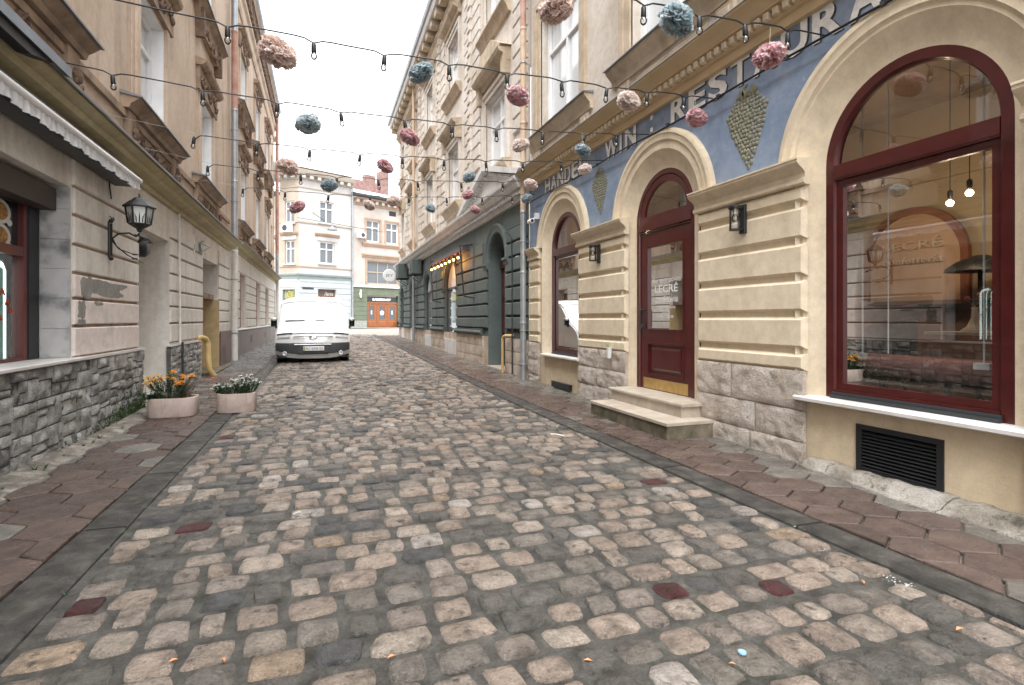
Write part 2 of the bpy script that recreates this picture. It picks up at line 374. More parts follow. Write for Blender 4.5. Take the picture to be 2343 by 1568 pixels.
mortar = mk('dirty_joint_filling', [(.3, (.06, .057, .051)), (.5, (.115, .109, .097)), (.7, (.175, .166, .147))], 9, detail=12, rough=.28, rough2=.68, bump=1.6, bscale=[30, 90, 260], stain=[((.04, .05, .022), .58, .70, 3.5), ((.16, .15, .13), .66, .7, 120.)])
paver_m = mk('wet_concrete_paver', [(.3, (.62, .62, .62)), (.5, (.92, .92, .92)), (.7, (1.14, 1.13, 1.1))], 6, detail=12, rough=.14, rough2=.46, bump=.5, bscale=[30, 90, 260], tint=True, stain=((.075, .068, .06), .58, .75, 2.6))
kerb_m = mk('wet_kerb_stone', [(.3, (.03, .029, .026)), (.5, (.068, .063, .056)), (.7, (.135, .126, .11))], 7, detail=13, rough=.3, rough2=.66, bump=1.4, bscale=[30, 90, 200], tint=True, stain=[((.035, .042, .022), .58, .7, 3.), ((.16, .145, .125), .62, .72, 6.)])
earth = mk('gritty_wall_foot_dirt', [(.3, (.10, .09, .075)), (.5, (.2, .175, .145)), (.75, (.36, .33, .29))], 9, detail=10, rough=.85, bump=1., bscale=[30, 100])
snow_m = mk('snow', [(.3, (.66, .67, .68)), (.7, (.74, .745, .75))], 5, rough=.75, bump=.5, bscale=[12, 60])
van_white = mk('white_car_paint', (.58, .58, .57), rough=.22, coat=.6)
van_plastic = mk('charcoal_bumper_plastic', (.045, .047, .05), rough=.55, bump=.1, bscale=200)
lamp_white = mk('frosted_white_glass', (.62, .64, .60), rough=.35)
planter_m = mk('pale_pink_concrete', [(.3, (.40, .31, .265)), (.6, (.50, .41, .36)), (.75, (.56, .49, .44))], 3.5, detail=9, rough=.85, bump=.4, bscale=[40, 130], streak=((.27, .2, .165), .6, 16.))
soil = mk('dark_soil', [(.3, (.015, .01, .008)), (.7, (.05, .035, .025))], 25, rough=.95, bump=1., bscale=60)
warm_bulb = mk('lit_warm_bulb', (.9, .6, .3), rough=.4, emit=((1., .50, .16), 3.))
# ============================================================ GROUND
def ground_grid(name, xs, ys, mat, dz, kind='structure', fn=None):
    mb = MB(); g = [[mb.p(x, y, zg(y) + dz + (fn(x, y) if fn else 0)) for x in xs] for y in ys]
    for j in range(len(ys) - 1):
        for i in range(len(xs) - 1): mb.face(g[j][i], g[j][i + 1], g[j + 1][i + 1], g[j + 1][i])
    return mb.build(name, mat, smooth=60, kind=kind)
def lin(a, b, n): return [a + (b - a) * i / n for i in range(n + 1)]

KL0, KL1, KR0, KR1 = -1.39, -1.135, 2.75, 3.0      # left kerb, right kerb
def camber(x): return 0.02 * (1 - ((x - .8) / 1.95) ** 2)
under = ground_grid('ground', [-90, -14, -3, 5, 14, 90], lin(-14, 120, 60), earth, -.10)
road = ground_grid('road', lin(KL1, KR0, 30), lin(-8, 32.5, 320), mortar, 0., fn=lambda x, y: .007 + camber(x) + .006 * noise.noise((x * 3, y * 3, 0)))
crossing_m = mk('distant_cobbles', [(.3, (.20, .185, .17)), (.5, (.30, .275, .25)), (.7, (.40, .37, .34))], 5.5, detail=4, rough=.4, bump=1., bscale=[6, 14])
ground_grid('side_street', lin(-60, 60, 30), lin(32.5, 90, 40), crossing_m, -.03)

def stone_mesh(mb, cx, cy, a, b, rot, h, n, rnd, zf, tint, ex=2.9, inner=False):
    ph = rnd.random() * 9; z0 = zf(cx, cy); tl = (rnd.uniform(-.05, .05), rnd.uniform(-.05, .05))
    cr, sr = cos(rot), sin(rot); rings = []
    sk = rnd.uniform(-.12, .12)
    specs = [(1.02, -.05), (1.0, h * .25), (.925, h * .92)] + ([(.5, h * 1.02)] if inner else [])
    wob = [1 + .12 * noise.noise((cos(2 * pi * k / n) * 1.9 + ph, sin(2 * pi * k / n) * 1.9 - ph, cx)) + rnd.uniform(-.025, .025) for k in range(n)]
    for sc, hz in specs:
        row = []
        for k in range(n):
            t = 2 * pi * k / n; ct, st = cos(t), sin(t)
            x = a * math.copysign(abs(ct) ** (2 / ex), ct) * wob[k] * sc; y = b * math.copysign(abs(st) ** (2 / ex), st) * wob[k] * sc
            x += sk * y
            dz = hz + (x * tl[0] + y * tl[1]) * .6 + (0 if hz < 0 else .005 * noise.noise((x * 18 + ph, y * 18, cy)))
            row.append(mb.p(cx + x * cr - y * sr, cy + x * sr + y * cr, z0 + dz)); mb.tint.append(tint)
        rings.append(row)
    for A, B in zip(rings, rings[1:]):
        for k in range(n): mb.face(A[k], A[(k + 1) % n], B[(k + 1) % n], B[k])
    c = mb.p(cx, cy, z0 + h * 1.05 + .004 * rnd.uniform(-1, 1)); mb.tint.append(tint)
    for k in range(n): mb.face(rings[-1][k], rings[-1][(k + 1) % n], c)

def cob_tint(r):
    q = r.random()
    if q < .27: c = (.37, .295, .243)
    elif q < .46: c = (.41, .345, .29)
    elif q < .66: c = (.24, .212, .185)
    elif q < .80: c = (.145, .135, .122)
    elif q < .895: c = (.32, .268, .232)
    elif q < .925: c = (.35, .265, .195)
    elif q < .945: c = (.45, .40, .365)
    elif q < .992: c = (.10, .10, .10)
    else: c = (.075, .02, .023)
    v = r.uniform(.82, 1.15); return (c[0] * v, c[1] * v, c[2] * v)
rc = random.Random(5); cobs = []
y = -1.0
while y < 32.4:
    d = rc.uniform(.165, .215); x = KL1 + .015 + rc.uniform(0, .06); yc = y + d / 2
    bend = rc.uniform(-.02, .02)
    while x < KR0 - .05:
        w = rc.choice([.15, .17, .19, .2, .22, .25]) * rc.uniform(.92, 1.06)
        if x + w > KR0 - .005: w = KR0 - .005 - x
        if w > .08:
            j = rc.uniform(.028, .046) if yc < 12 else .03
            cobs.append((x + w / 2, yc + bend * (x - .8) + .012 * sin(x * 3 + y), (w - j) / 2, (d - j) / 2, rc.uniform(-.06, .06), rc.uniform(.017, .030) if yc < 6 else rc.uniform(.014, .03), cob_tint(rc)))
        x += w
    y += d
# the few maroon setts lie where they were measured
cobs = [c if c[6][1] > .035 or c[1] > 8 else (*c[:6], (.2, .18, .16)) for c in cobs]
for mx_, my_ in [(-0.78, 3.76), (-0.97, 2.89), (1.54, 2.07), (2.13, 1.92), (2.38, 3.63), (-0.97, 6.64)]:
    i = min(range(len(cobs)), key=lambda k: (cobs[k][0] - mx_) ** 2 + (cobs[k][1] - my_) ** 2); cobs[i] = (*cobs[i][:6], (.085, .026, .028))
def seen_size(c):
    q = project(c[0], c[1], zg(c[1]))
    if q is None: return 0
    inside = -60 < q[0] < 2403 and q[1] < 1640
    return (4 * c[2] * c[3] / q[2] ** 3) if inside else 0
order = sorted(range(len(cobs)), key=lambda i: -seen_size(cobs[i])); near = set(order[:300])
zf_road = lambda x, y: zg(y) + camber(x)
far_mb = MB()
for i, c in enumerate(cobs):
    if i in near:
        mb = MB(); stone_mesh(mb, c[0], c[1], c[2], c[3], c[4], c[5], 16, rc, zf_road, c[6], ex=rc.uniform(3.6, 7.5), inner=True); mb.build('cobblestone', cobble_m, road, smooth=70)
    else: stone_mesh(far_mb, c[0], c[1], c[2], c[3], c[4], c[5], 16 if c[1] < 9 else 8, rc, zf_road, c[6], ex=rc.uniform(3.4, 6.5))
far_mb.build('cobblestones', cobble_m, road, smooth=70, kind='stuff')

# kerbs: flush stones
def kerb(name, x0, x1, ya, yb, top):
    base = ground_grid(name, [x0 - .01, x1 + .01], lin(ya, yb, 60), earth, -.02)
    y = ya; r = random.Random(3)
    while y < yb:
        L = r.uniform(.8, 1.5); t = r.uniform(.8, 1.15); mb = MB(); n = 5
        for A in range(n + 1):
            yy = y + .012 + (L - .024) * A / n
            for xx, dz in ((x0 + .008, -.05), (x0 + .012, top - .006), (x0 + .03, top), (x1 - .03, top - .004), (x1 - .012, top - .012), (x1 - .006, -.05)):
                mb.p(xx + .006 * noise.noise((yy * 3, xx * 9, 2)), yy, zg(yy) + dz + .004 * noise.noise((xx * 9, yy * 4, 1))); mb.tint.append((t, t, t))
        for A in range(n):
            for k in range(5): mb.face(A * 6 + k, A * 6 + k + 1, A * 6 + 7 + k, A * 6 + 6 + k)
        mb.face(*range(6)); mb.face(*range(n * 6, n * 6 + 6))
        mb.build('kerb_stone', kerb_m, base, smooth=40); y += L
    return base
kerb('kerb_left', KL0, KL1, -4, 31.4, .02); kerb('kerb_right', KR0, KR1, -4, 31.4, .025)

def hexes(name, x0, x1, ya, yb, w, cols, dz, seed):
    base = ground_grid(name, [x0, x1], lin(ya, yb, 60), earth, dz - .03)
    r = random.Random(seed); s = w / 2 / cos(pi / 6); P = []
    row = 0; y = ya
    while y < yb:
        off = (row % 2) * w / 2; x = x0 - off
        while x < x1 + w:
            cx = x + w / 2; pts = []
            g = .965
            for k in range(6):
                a = pi / 6 + k * pi / 3; pts.append((min(max(cx + s * g * cos(a) , x0 + .004), x1 - .004), y + s * g * sin(a)))
            if max(q[0] for q in pts) - min(q[0] for q in pts) > .05: P.append((cx, y, pts, cols(r, (cx - x0) / (x1 - x0), y), r.uniform(-.004, .004), r.uniform(-.012, .012), r.uniform(-.012, .012)))
            x += w
        y += 1.5 * s; row += 1
    def size(q):
        t = project(q[0], q[1], zg(q[1])); return 0 if t is None or not (-80 < t[0] < 2420 and t[1] < 1640) else 1 / t[2]
    od = sorted(range(len(P)), key=lambda i: -size(P[i])); nr = set(od[:240]); far = MB()
    for i, (cx, cyy, pts, t, j, ta, tb) in enumerate(P):
        mb = MB() if i in nr else far
        n = len(pts)
        def zz(px, py): return zg(py) + dz + j + (px - cx) * ta + (py - cyy) * tb
        mxx, myy = sum(q[0] for q in pts) / n, sum(q[1] for q in pts) / n
        R = []
        for sc, h in ((1, -.03), (1, -.007), (.955, 0)):
            R.append([mb.p(mxx + (q[0] - mxx) * sc, myy + (q[1] - myy) * sc, zz(*q) + h) for q in pts]); mb.tint += [t] * n
        for A, B in zip(R, R[1:]):
            for k in range(n): mb.face(A[k], A[(k + 1) % n], B[(k + 1) % n], B[k])
        mb.face(*R[-1])
        if i in nr: mb.build('hexagonal_paver', paver_m, base)
    if far.v: far.build('hexagonal_pavers', paver_m, base, kind='stuff')
    return base
def col_r(r, f, y):
    v = r.uniform(.8, 1.2)
    if r.random() < (.95 if f > .72 else (.30 if f > .45 else .06)): return (.145 * v, .133 * v, .117 * v)
    return (.100 * v, .069 * v, .058 * v)
def col_l(r, f, y):
    v = r.uniform(.75, 1.2)
    if r.random() < (.75 if f < .3 else .16) : return (.14 * v, .13 * v, .115 * v)
    return (.085 * v, .057 * v, .046 * v)
hexes('pavement_right', KR1, 4.06, -3, 31.5, .325, col_r, .022, 1)
hexes('pavement_left', -2.47, KL0, -3, 14.2, .37, col_l, .018, 2)
# further on, the left pavement is small grey setts
sett = ground_grid('pavement_setts', [-2.47, KL0], lin(14.2, 31.4, 50), earth, -.01)
mb = MB(); r = random.Random(8); y = 14.25
while y < 31.4:
    d = r.uniform(.2, .26); x = -2.46 + r.uniform(-.1, 0)
    while x < KL0 - .03:
        w = r.uniform(.16, .3); x1 = min(x + w, KL0 - .01); v = r.uniform(.14, .24)
        if x1 - max(x, -2.46) > .04:
            b0 = len(mb.v); mb.bev(0, 1, 0, 1, 0, 1, .01); mb.v = mb.v[:b0]; mb.f = mb.f[:-9]; mb.mi = mb.mi[:-9]
            stone_mesh(mb, (max(x, -2.46) + x1) / 2, y + d / 2, (x1 - max(x, -2.46)) / 2 - .01, d / 2 - .01, 0, .012, 8, r, lambda a, b: zg(b), (v * 1.02, v, v * .97), ex=5)
        x = x1 + .001
    y += d
mb.build('setts', cobble_m, sett, smooth=60, kind='stuff')
# gritty strip at the foot of the left wall and the white kerb ledge under the shop window on the right
mb = MB(); n = 60
for i in range(n + 1):
    yy = -3 + 12 * i / n
    for k, xx in enumerate((-2.46, -2.36, -2.24, -2.13)):
        mb.p(xx + (.05 * noise.noise((yy * 2.5, k, 4)) if k == 3 else 0), yy, zg(yy) + (.075, .05, .035, .012)[k] + .015 * noise.noise((xx * 8, yy * 6, 0)))
for i in range(n):
    for k in range(3): mb.face(i * 4 + k, i * 4 + k + 1, i * 4 + 5 + k, i * 4 + 4 + k)
mb.build('wall_foot_dirt', earth, kind='structure', smooth=60)

# ============================================================ CREAM RESTAURANT BUILDING (right, near)
A = T('restaurant_building', 'cream and blue shop building with arched oxblood windows, door and painted restaurant lettering', 'building', (4.03, 5, 0))
RF = .63; RB = .69; SPR = 2.62
BIG, DOOR, SML = 2.84, 5.90, 8.86
UA0, UA1 = -1.6, 10.44
m = MB(FR)
ops = [(BIG - RB - .21, BIG + RB + .21, .60, SPR, 'open'), (DOOR - RF - .21, DOOR + RF + .21, .33, SPR, 'open'), (SML - RF - .21, SML + RF + .21, .62, SPR, 'open'), (2.53, 3.17, .075, .455)]
m.wall(UA0, UA1, -.1, SPR, ops, .22, -.05)
m.build('lower_wall', cream, A)
m = MB(FR)
m.wall(UA0, UA1, SPR, 4.0, [(c - r - .2, c + r + .2, SPR, SPR, True) for c, r in ((BIG, RB), (DOOR, RF), (SML, RF))], .22, -.045)
m.build('mural_wall', blue, A)
# upper storeys
UWA = [(c - .86, c + .86, z0, z1) for c in (9.03, 5.72, 2.42, -.4) for z0, z1 in ((5.0, 7.35), (8.9, 11.0))]
m = MB(FR); m.wall(UA0, UA1, 4.0, 12.6, UWA, .25, -.07); m.build('upper_wall', beige_up, A)
m = MB(FR); m.box(UA0, UA1, -9, -8.9, -.1, 12.6); m.box(UA0, UA0 + .1, -8.9, -.3, -.1, 12.6); m.box(UA1 - .12, UA1 - .02, -8.9, -.3, 3.95, 12.6); m.build('back_wall', beige_up, A)
m = MB(FR); m.prism([(UA0, 12.6), (UA1, 12.6), (UA1, 12.75), (UA0, 12.75)], -9.2, .5); m.build('roof', sheet, A)

def ring(c, r, zb_ring, zb, name):
    m = MB(FR)
    m.arch(c, SPR, [(1.09, -.06), (1.09, .006), (1.075, .018), (1.03, .022), (1.015, .012), (.955, .012), (.945, .0)], zb_ring, 36)
    m.arch(c, SPR, [(.945, .0), (.93, -.012), (r + .215, -.012)], zb_ring, 36)
    m.arch(c, SPR, [(r + .215, -.012), (r + .19, -.03), (r + .15, -.055), (r + .10, -.085), (r + .05, -.108), (r - .01, -.122), (r - .01, -.22)], zb, 36)
    m.build(name, cream_pale, A, smooth=35)
ring(BIG, RB, 2.70, .60, 'arch_moulding'); ring(DOOR, RF, 2.70, .33, 'arch_moulding'); ring(SML, RF, 2.70, .62, 'arch_moulding')

def pilaster(u0, u1, seed):
    z = .84
    edges = [.84, 1.012, 1.345, 1.675, 2.005, 2.335, 2.50]
    for a, b in zip(edges, edges[1:]):
        m = MB(FR); lo = a + (.024 if a > .9 else .0); hi = b - (.024 if b < 2.45 else 0)
        m.bev(u0, u1, -.06, .0, lo, hi, .028, .034); m.build('plaster_block', cream_pale, A)
    m = MB(FR); m.box(u0 + .03, u1 - .03, -.06, -.034, .84, 2.5); m.build('groove_backing', cream, A)
    m = MB(FR); m.profile(u0 - .03, u1 + .03, [(-.05, 2.50), (.012, 2.50), (.03, 2.515), (.03, 2.545), (.012, 2.555), (.012, 2.60), (.045, 2.635), (.085, 2.66), (.105, 2.685), (.105, 2.705), (.115, 2.71), (.115, 2.725), (-.05, 2.735)])
    m.build('capital', cream_pale, A, smooth=30)
    r = random.Random(seed); z = -.06
    m = MB(FR); m.box(u0 + .02, u1 - .02, -.055, -.02, -.08, .84); m.build('stone_backing', plinth_b, A)
    rows = [.24, .27, .33] if seed % 2 else [.3, .26, .28]
    tot = .84 + .06
    for k, h in enumerate(rows):
        h = h * tot / sum(rows); w = u1 - u0
        cuts = [u0, u0 + w * r.uniform(.38, .62), u1] if w > .8 else [u0, u1]
        for a, b in zip(cuts, cuts[1:]):
            m = MB(FR); m.rough(a + .006, b - .006, -.04, .012 + r.uniform(-.008, .008), z + .004, z + h - .004, 14, 9, .020, r.random() * 9, edge=.010, fq=16); m.build('limestone_block', limestone, A, smooth=50)
        z += h
pilaster(9.86, 10.42, 1); pilaster(6.63, 8.13, 2); pilaster(3.645, 5.09, 3); pilaster(.55, 2.03, 4)

# windows of the ground floor
def arched_window(c, r, zsill, name, sill_u, lower=True):
    w = T  # noqa
    m = MB(FR)
    m.arch(c, SPR, [(r, -.20), (r, -.122), (r - .085, -.122), (r - .095, -.14), (r - .095, -.20)], zsill + .03, 30, closed=True)
    m.box(c - r + .09, c + r - .09, -.20, -.124, zsill + .03, zsill + .10)
    m.box(c - r + .09, c + r - .09, -.20, -.116, 2.505, 2.60)
    m.box(c - r + .09, c + r - .09, -.205, -.121, 2.49, 2.505); m.box(c - r + .09, c + r - .09, -.205, -.119, 2.60, 2.622)
    win = m.build('window', oxblood, A, smooth=35)
    i0, i1 = c - r + .095, c + r - .095
    m = MB(FR)
    for b in ((i0, i0 + .055, zsill + .155, 2.435), (i1 - .055, i1, zsill + .155, 2.435), (i0, i1, zsill + .10, zsill + .155), (i0, i1, 2.435, 2.49)): m.box(b[0], b[1], -.195, -.150, b[2], b[3])
    m.build('sash', oxblood, win)
    m = MB(FR); m.poly([(i0 + .04, -.175, zsill + .14), (i1 - .04, -.175, zsill + .14), (i1 - .04, -.175, 2.45), (i0 + .04, -.175, 2.45)]); m.build('pane', glass, win)
    m = MB(FR); m.fan(c, SPR, r - .09, -.17, 28, 2.60); m.build('fanlight_pane', glass, win)
    m = MB(FR); m.box(i0 - .02, i1 + .02, -.15, -.085, zsill + .028, zsill + .052); m.box(i0 - .02, i1 + .02, -.16, -.105, zsill + .052, zsill + .078); m.build('sill_track', dark_metal, win)
    m = MB(FR); m.profile(c - sill_u, c + sill_u, [(-.2, zsill - .012), (.035, zsill - .022), (.05, zsill - .012), (.05, zsill + .012), (.035, zsill + .02), (-.2, zsill + .032)]); m.build('sill', marble_white, win, smooth=30)
    m = MB(FR); m.arch(c, SPR, [(r - .093, -.135), (r - .102, -.150), (r - .102, -.17)], 2.62, 30); m.build('glazing_bead', door_red, win, smooth=35)
    return win
big_win = arched_window(BIG, RB, .60, 'window', .88)
small_win = arched_window(SML, RF, .62, 'window', .80)
m = MB(FR)
letters(m, 'LECRÉ', 9.08, 1.96, .10, -.172, -1, wide=.42); letters(m, 'confetteria', 9.05, 1.78, .075, -.172, -1, wide=.40, slant=.25)
m.build('window_lettering', mk('pale_window_vinyl', (.6, .58, .54), rough=.6), small_win)

# entrance door
zt = .36
m = MB(FR); m.arch(DOOR, SPR, [(RF, -.22), (RF, -.122), (RF - .07, -.122), (RF - .08, -.14), (RF - .08, -.22)], zt, 30, closed=True)
m.box(DOOR - RF + .06, DOOR + RF - .06, -.22, -.112, 2.50, 2.60); m.box(DOOR - RF + .07, DOOR + RF - .07, -.22, -.124, 2.47, 2.485)
door = m.build('entrance_door', door_red, A, smooth=35)
d0, d1 = DOOR - RF + .085, DOOR + RF - .085
m = MB(FR); m.arch(DOOR, SPR, [(RF - .083, -.17), (RF - .083, -.132), (RF - .16, -.136), (RF - .175, -.15), (RF - .175, -.17)], SPR, 26, closed=True); m.box(d0, d1, -.17, -.134, 2.602, 2.69); m.build('fanlight_sash', door_red, door, smooth=35)
m = MB(FR); m.fan(DOOR, 2.655, RF - .20, -.155, 26); m.build('fanlight_pane', glass, door)
m = MB(FR)
for b in ((d0, d0 + .15, zt, 2.465), (d1 - .15, d1, zt, 2.465), (d0 + .15, d1 - .15, 2.29, 2.465), (d0 + .15, d1 - .15, .99, 1.15), (d0 + .15, d1 - .15, zt, .55)): m.box(b[0], b[1], -.19, -.142, b[2], b[3])
m.build('door_leaf', door_red, door)
m = MB(FR)
for a, b, c_, d_ in ((d0 + .15, d1 - .15, 1.15, 2.29),):
    for q in ((a, a + .02, c_, d_), (b - .02, b, c_, d_), (a + .02, b - .02, c_, c_ + .02), (a + .02, b - .02, d_ - .02, d_)): m.box(q[0], q[1], -.17, -.134, q[2], q[3])
m.build('glazing_bead', door_red, door)
m = MB(FR); m.box(d0 + .15, d1 - .15, -.18, -.165, .55, .99); m.bev(d0 + .22, d1 - .22, -.165, -.146, .62, .93, .03, .014)
m.build('door_panel', door_red, door)
m = MB(FR); a, b = d0 + .15, d1 - .15
for q in ((a, a + .025, .55, .99), (b - .025, b, .55, .99), (a + .025, b - .025, .55, .575), (a + .025, b - .025, .965, .99)): m.box(q[0], q[1], -.17, -.134, q[2], q[3])
m.build('panel_moulding', door_red, door)
m = MB(FR); m.poly([(d0 + .15, -.165, 1.15), (d1 - .15, -.165, 1.15), (d1 - .15, -.165, 2.29), (d0 + .15, -.165, 2.29)]); m.build('pane', glass, door)
m = MB(FR); m.box(d0 + .07, d1 - .07, -.142, -.137, zt + .012, zt + .15); m.build('kick_plate', brass, door)
m = MB(FR); m.tube([(d1 - .075, -.10, 1.20), (d1 - .075, -.10, 1.24)], .02, 8); m.tube([(d1 - .075, -.085, 1.17), (d1 - .075, -.072, 1.22), (d1 - .075, -.072, 1.40), (d1 - .075, -.085, 1.45)], .013, 8)
m.tube([(d1 - .075, -.142, 1.19), (d1 - .075, -.08, 1.19)], .011, 8); m.tube([(d1 - .075, -.142, 1.43), (d1 - .075, -.08, 1.43)], .011, 8)
m.build('door_handle', dark_metal, door, smooth=50)
m = MB(FR); m.box(d1 - .09, d1 - .06, -.142, -.136, 1.08, 1.5); m.build('lock_plate', dark_metal, door)
m = MB(FR); vin = mk('white_door_vinyl', (.82, .82, .80), rough=.6)
for txt, z, h, w in (('Кондитерська', 1.785, .060, .60), ('LECRÉ', 1.655, .098, .49), ('confetteria', 1.525, .085, .48), ('Години роботи', 1.44, .036, .38), ('Пн-Нд', 1.38, .036, .17), ('10:00 - 22:00', 1.32, .036, .31)):
    m = MB(FR); letters(m, txt, DOOR + w / 2 - .0, z, h, -.1635, -1, wide=w, slant=.25 if txt == 'confetteria' else 0, bold=.012)
    m.build('door_lettering', vin, door, kind='stuff' if False else None)
m = MB(FR); m.box(DOOR - RF, DOOR + RF, -.25, -.115, .30, zt); m.build('threshold', step_stone, door)

# cornice with dentils
m = MB(FR); m.profile(UA0, UA1, [(-.2, 3.985), (.018, 3.985), (.018, 4.075), (.06, 4.085), (.06, 4.18), (.135, 4.185), (.14, 4.20), (.15, 4.205), (.17, 4.225), (.215, 4.245), (.255, 4.27), (.27, 4.275), (.28, 4.285), (.28, 4.30), (-.2, 4.36)])
m.build('cornice', ochre, A, smooth=25)
m = MB(FR); m.profile(UA0, UA1, [(.0, 4.30), (.292, 4.301), (.292, 4.312), (.0, 4.365)]); m.build('cornice_flashing', zinc, A)
u = UA0 + .05; dm = None
while u < UA1 - .1:
    if dm is None:
        m = MB(FR); m.bev(u, u + .062, .06, .118, 4.105, 4.175, .006); dm = m.build('dentil', cream_pale, A); du = u
    else: c = dm.copy(); COL.objects.link(c); c.parent = A; c.location = (0, u - du, 0)
    u += .112
# lettering, each letter built by itself
for body, u0, u1, z in (('HANDEL', 9.62, 7.86, 3.725), ('WIN', 7.28, 6.36, 3.725), (':', 6.07, 6.0, 3.74), ('RESTAURA', 5.63, 2.90, 3.725)):
    adv = [{'I': .45, 'W': 1.35, ':': .4, 'N': 1.05, 'T': .92}.get(ch, 1.) for ch in body]; k = (u0 - u1) / sum(adv); u = u0
    for ch, a in zip(body, adv):
        w = k * a * .86 if ch != 'I' else .062
        m = MB(FR); letters(m, ch, u, z, .30, -.0385, -1, wide=w, bold=.034)
        if ch == ':':
            m = MB(FR); m.box(u - .05, u, -.044, -.0385, z + .18, z + .235); m.box(u - .05, u, -.044, -.0385, z + .02, z + .075)
        l = m.build('letter', letter_white, A)
        if ch != ':':
            m = MB(FR); letters(m, ch, u - .019, z - .013, .295, -.0415, -1, wide=w, bold=.034); m.build('letter_shadow', letter_dark, A)
        u -= k * a
# grape bunches in relief
def grapes(c, z1, z0, hw, hw_low, seed, nrow):
    r = random.Random(seed); my, mg = MB(FR), MB(FR); st = (z1 - z0) / nrow
    for i in range(nrow):
        f = i / (nrow - 1); z = z1 - st * i - st / 2
        w = hw * (min(1, .45 + 2.6 * f) if f < .21 else (1 - ((f - .21) / .79) ** 1.15 * (1 - hw_low))); k = max(1, int(2 * w / (st * .98)))
        for j in range(k):
            u = c + .12 * hw * (1 - f) * 1.5 - .1 * hw - (-w + 2 * w * (j + .5) / k) + r.uniform(-.008, .008)
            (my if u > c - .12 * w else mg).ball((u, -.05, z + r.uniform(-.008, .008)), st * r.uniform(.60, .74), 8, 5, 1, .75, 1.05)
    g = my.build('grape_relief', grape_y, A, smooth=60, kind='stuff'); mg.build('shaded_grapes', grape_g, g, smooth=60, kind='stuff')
    m = MB(FR); m.tube([(c + .02, -.04, z1 - .03), (c + .04, -.03, z1 + .05), (c + .0, -.035, z1 + .09)], .009, 5)
    for a in (-.09, .07, .02): m.prism([(c + a - .05, z1 + .0), (c + a, z1 - .05), (c + a + .05, z1 + .01), (c + a + .02, z1 + .06), (c + a - .02, z1 + .05)], -.05, -.03)
    m.build('vine_leaf', grape_y, g)
grapes(4.36, 3.60, 2.83, .285, .12, 1, 19); grapes(7.44, 3.58, 2.92, .255, .12, 2, 18)

# wall-foot grille, small vent, ledge
m = MB(FR); a, b, z0, z1 = 2.53, 3.17, .075, .455
for q in ((a - .004, a + .04, z0 - .004, z1 + .004), (b - .04, b + .004, z0 - .004, z1 + .004), (a + .04, b - .04, z0 - .004, z0 + .035), (a + .04, b - .04, z1 - .035, z1 + .004)): m.box(q[0], q[1], -.09, -.035, q[2], q[3])
m.box(a, b, -.092, -.085, z0, z1); vent = m.build('vent_grille', black_metal); meta(vent, 'black louvred vent grille in the plaster below the large shop window', 'vent grille')
for k in range(11):
    z = z0 + .042 + k * .0272; m = MB(FR); m.poly([(a + .04, -.036, z), (b - .04, -.036, z), (b - .04, -.078, z + .026), (a + .04, -.078, z + .026)]); m.poly([(a + .04, -.036, z), (b - .04, -.036, z), (b - .04, -.039, z - .004), (a + .04, -.039, z - .004)]); m.build('louvre', black_metal, vent)
m = MB(FR); m.box(8.44, 9.2, -.10, .012, .06, .15); m.box(8.42, 9.22, -.08, .02, .15, .158); v2 = m.build('foot_vent', black_metal); meta(v2, 'narrow black slot vent at the wall foot below the smaller arched window', 'vent')
for k in range(3): m = MB(FR); m.box(8.46, 9.18, .012, .018, .075 + k * .024, .085 + k * .024); m.build('vent_slat', dark_metal, v2)
ledge = T('stone_ledge', 'worn whitish stone ledge along the wall foot beneath the large shop window', 'stone ledge', (3.9, 1, 0))
u = -1.6; r = random.Random(4)
while u < 3.55:
    L = r.uniform(.7, 1.25); e = min(u + L, 3.58)
    m = MB(FR); pr = []
    nx = 16
    for i in range(nx + 1):
        uu = u + .006 + (e - u - .012) * i / nx; wd = .20 + .05 * noise.noise((uu * 1.7, 3, 0)) - max(0, (uu - 2.6)) * .07
        pr.append([m.p(uu, o * wd / .2, h + .016 * noise.noise((uu * 9, o * 20, 1))) for o, h in ((-.06, .095), (.03, .092), (.09, .075), (.12, .05), (.14, .034), (.2, .03), (.22, -.03))])
    for i in range(nx):
        for k in range(6): m.face(pr[i][k], pr[i + 1][k], pr[i + 1][k + 1], pr[i][k + 1])
    m.face(*pr[0]); m.face(*pr[-1]); m.build('ledge_stone', ledge_m, ledge, smooth=50); u = e
# steps
st = T('door_steps', 'two mossy stone steps in front of the oxblood entrance door', 'steps', (3.7, 5.6, 0))
m = MB(FR); m.bev(4.80, 6.52, -.1, .60, -.04, .168, .012); s1 = m.build('lower_step', step_moss, st)
m = MB(FR); m.box(4.795, 6.525, -.1, .612, .1685, .2); m.build('lower_tread', step_stone, st)
m = MB(FR); m.box(5.02, 6.56, -.12, .26, .2, .325); m.build('upper_step', step_stone, st)
m = MB(FR); m.bev(4.98, 6.60, -.12, .285, .3255, .358, .006); m.build('upper_tread', step_stone, st)

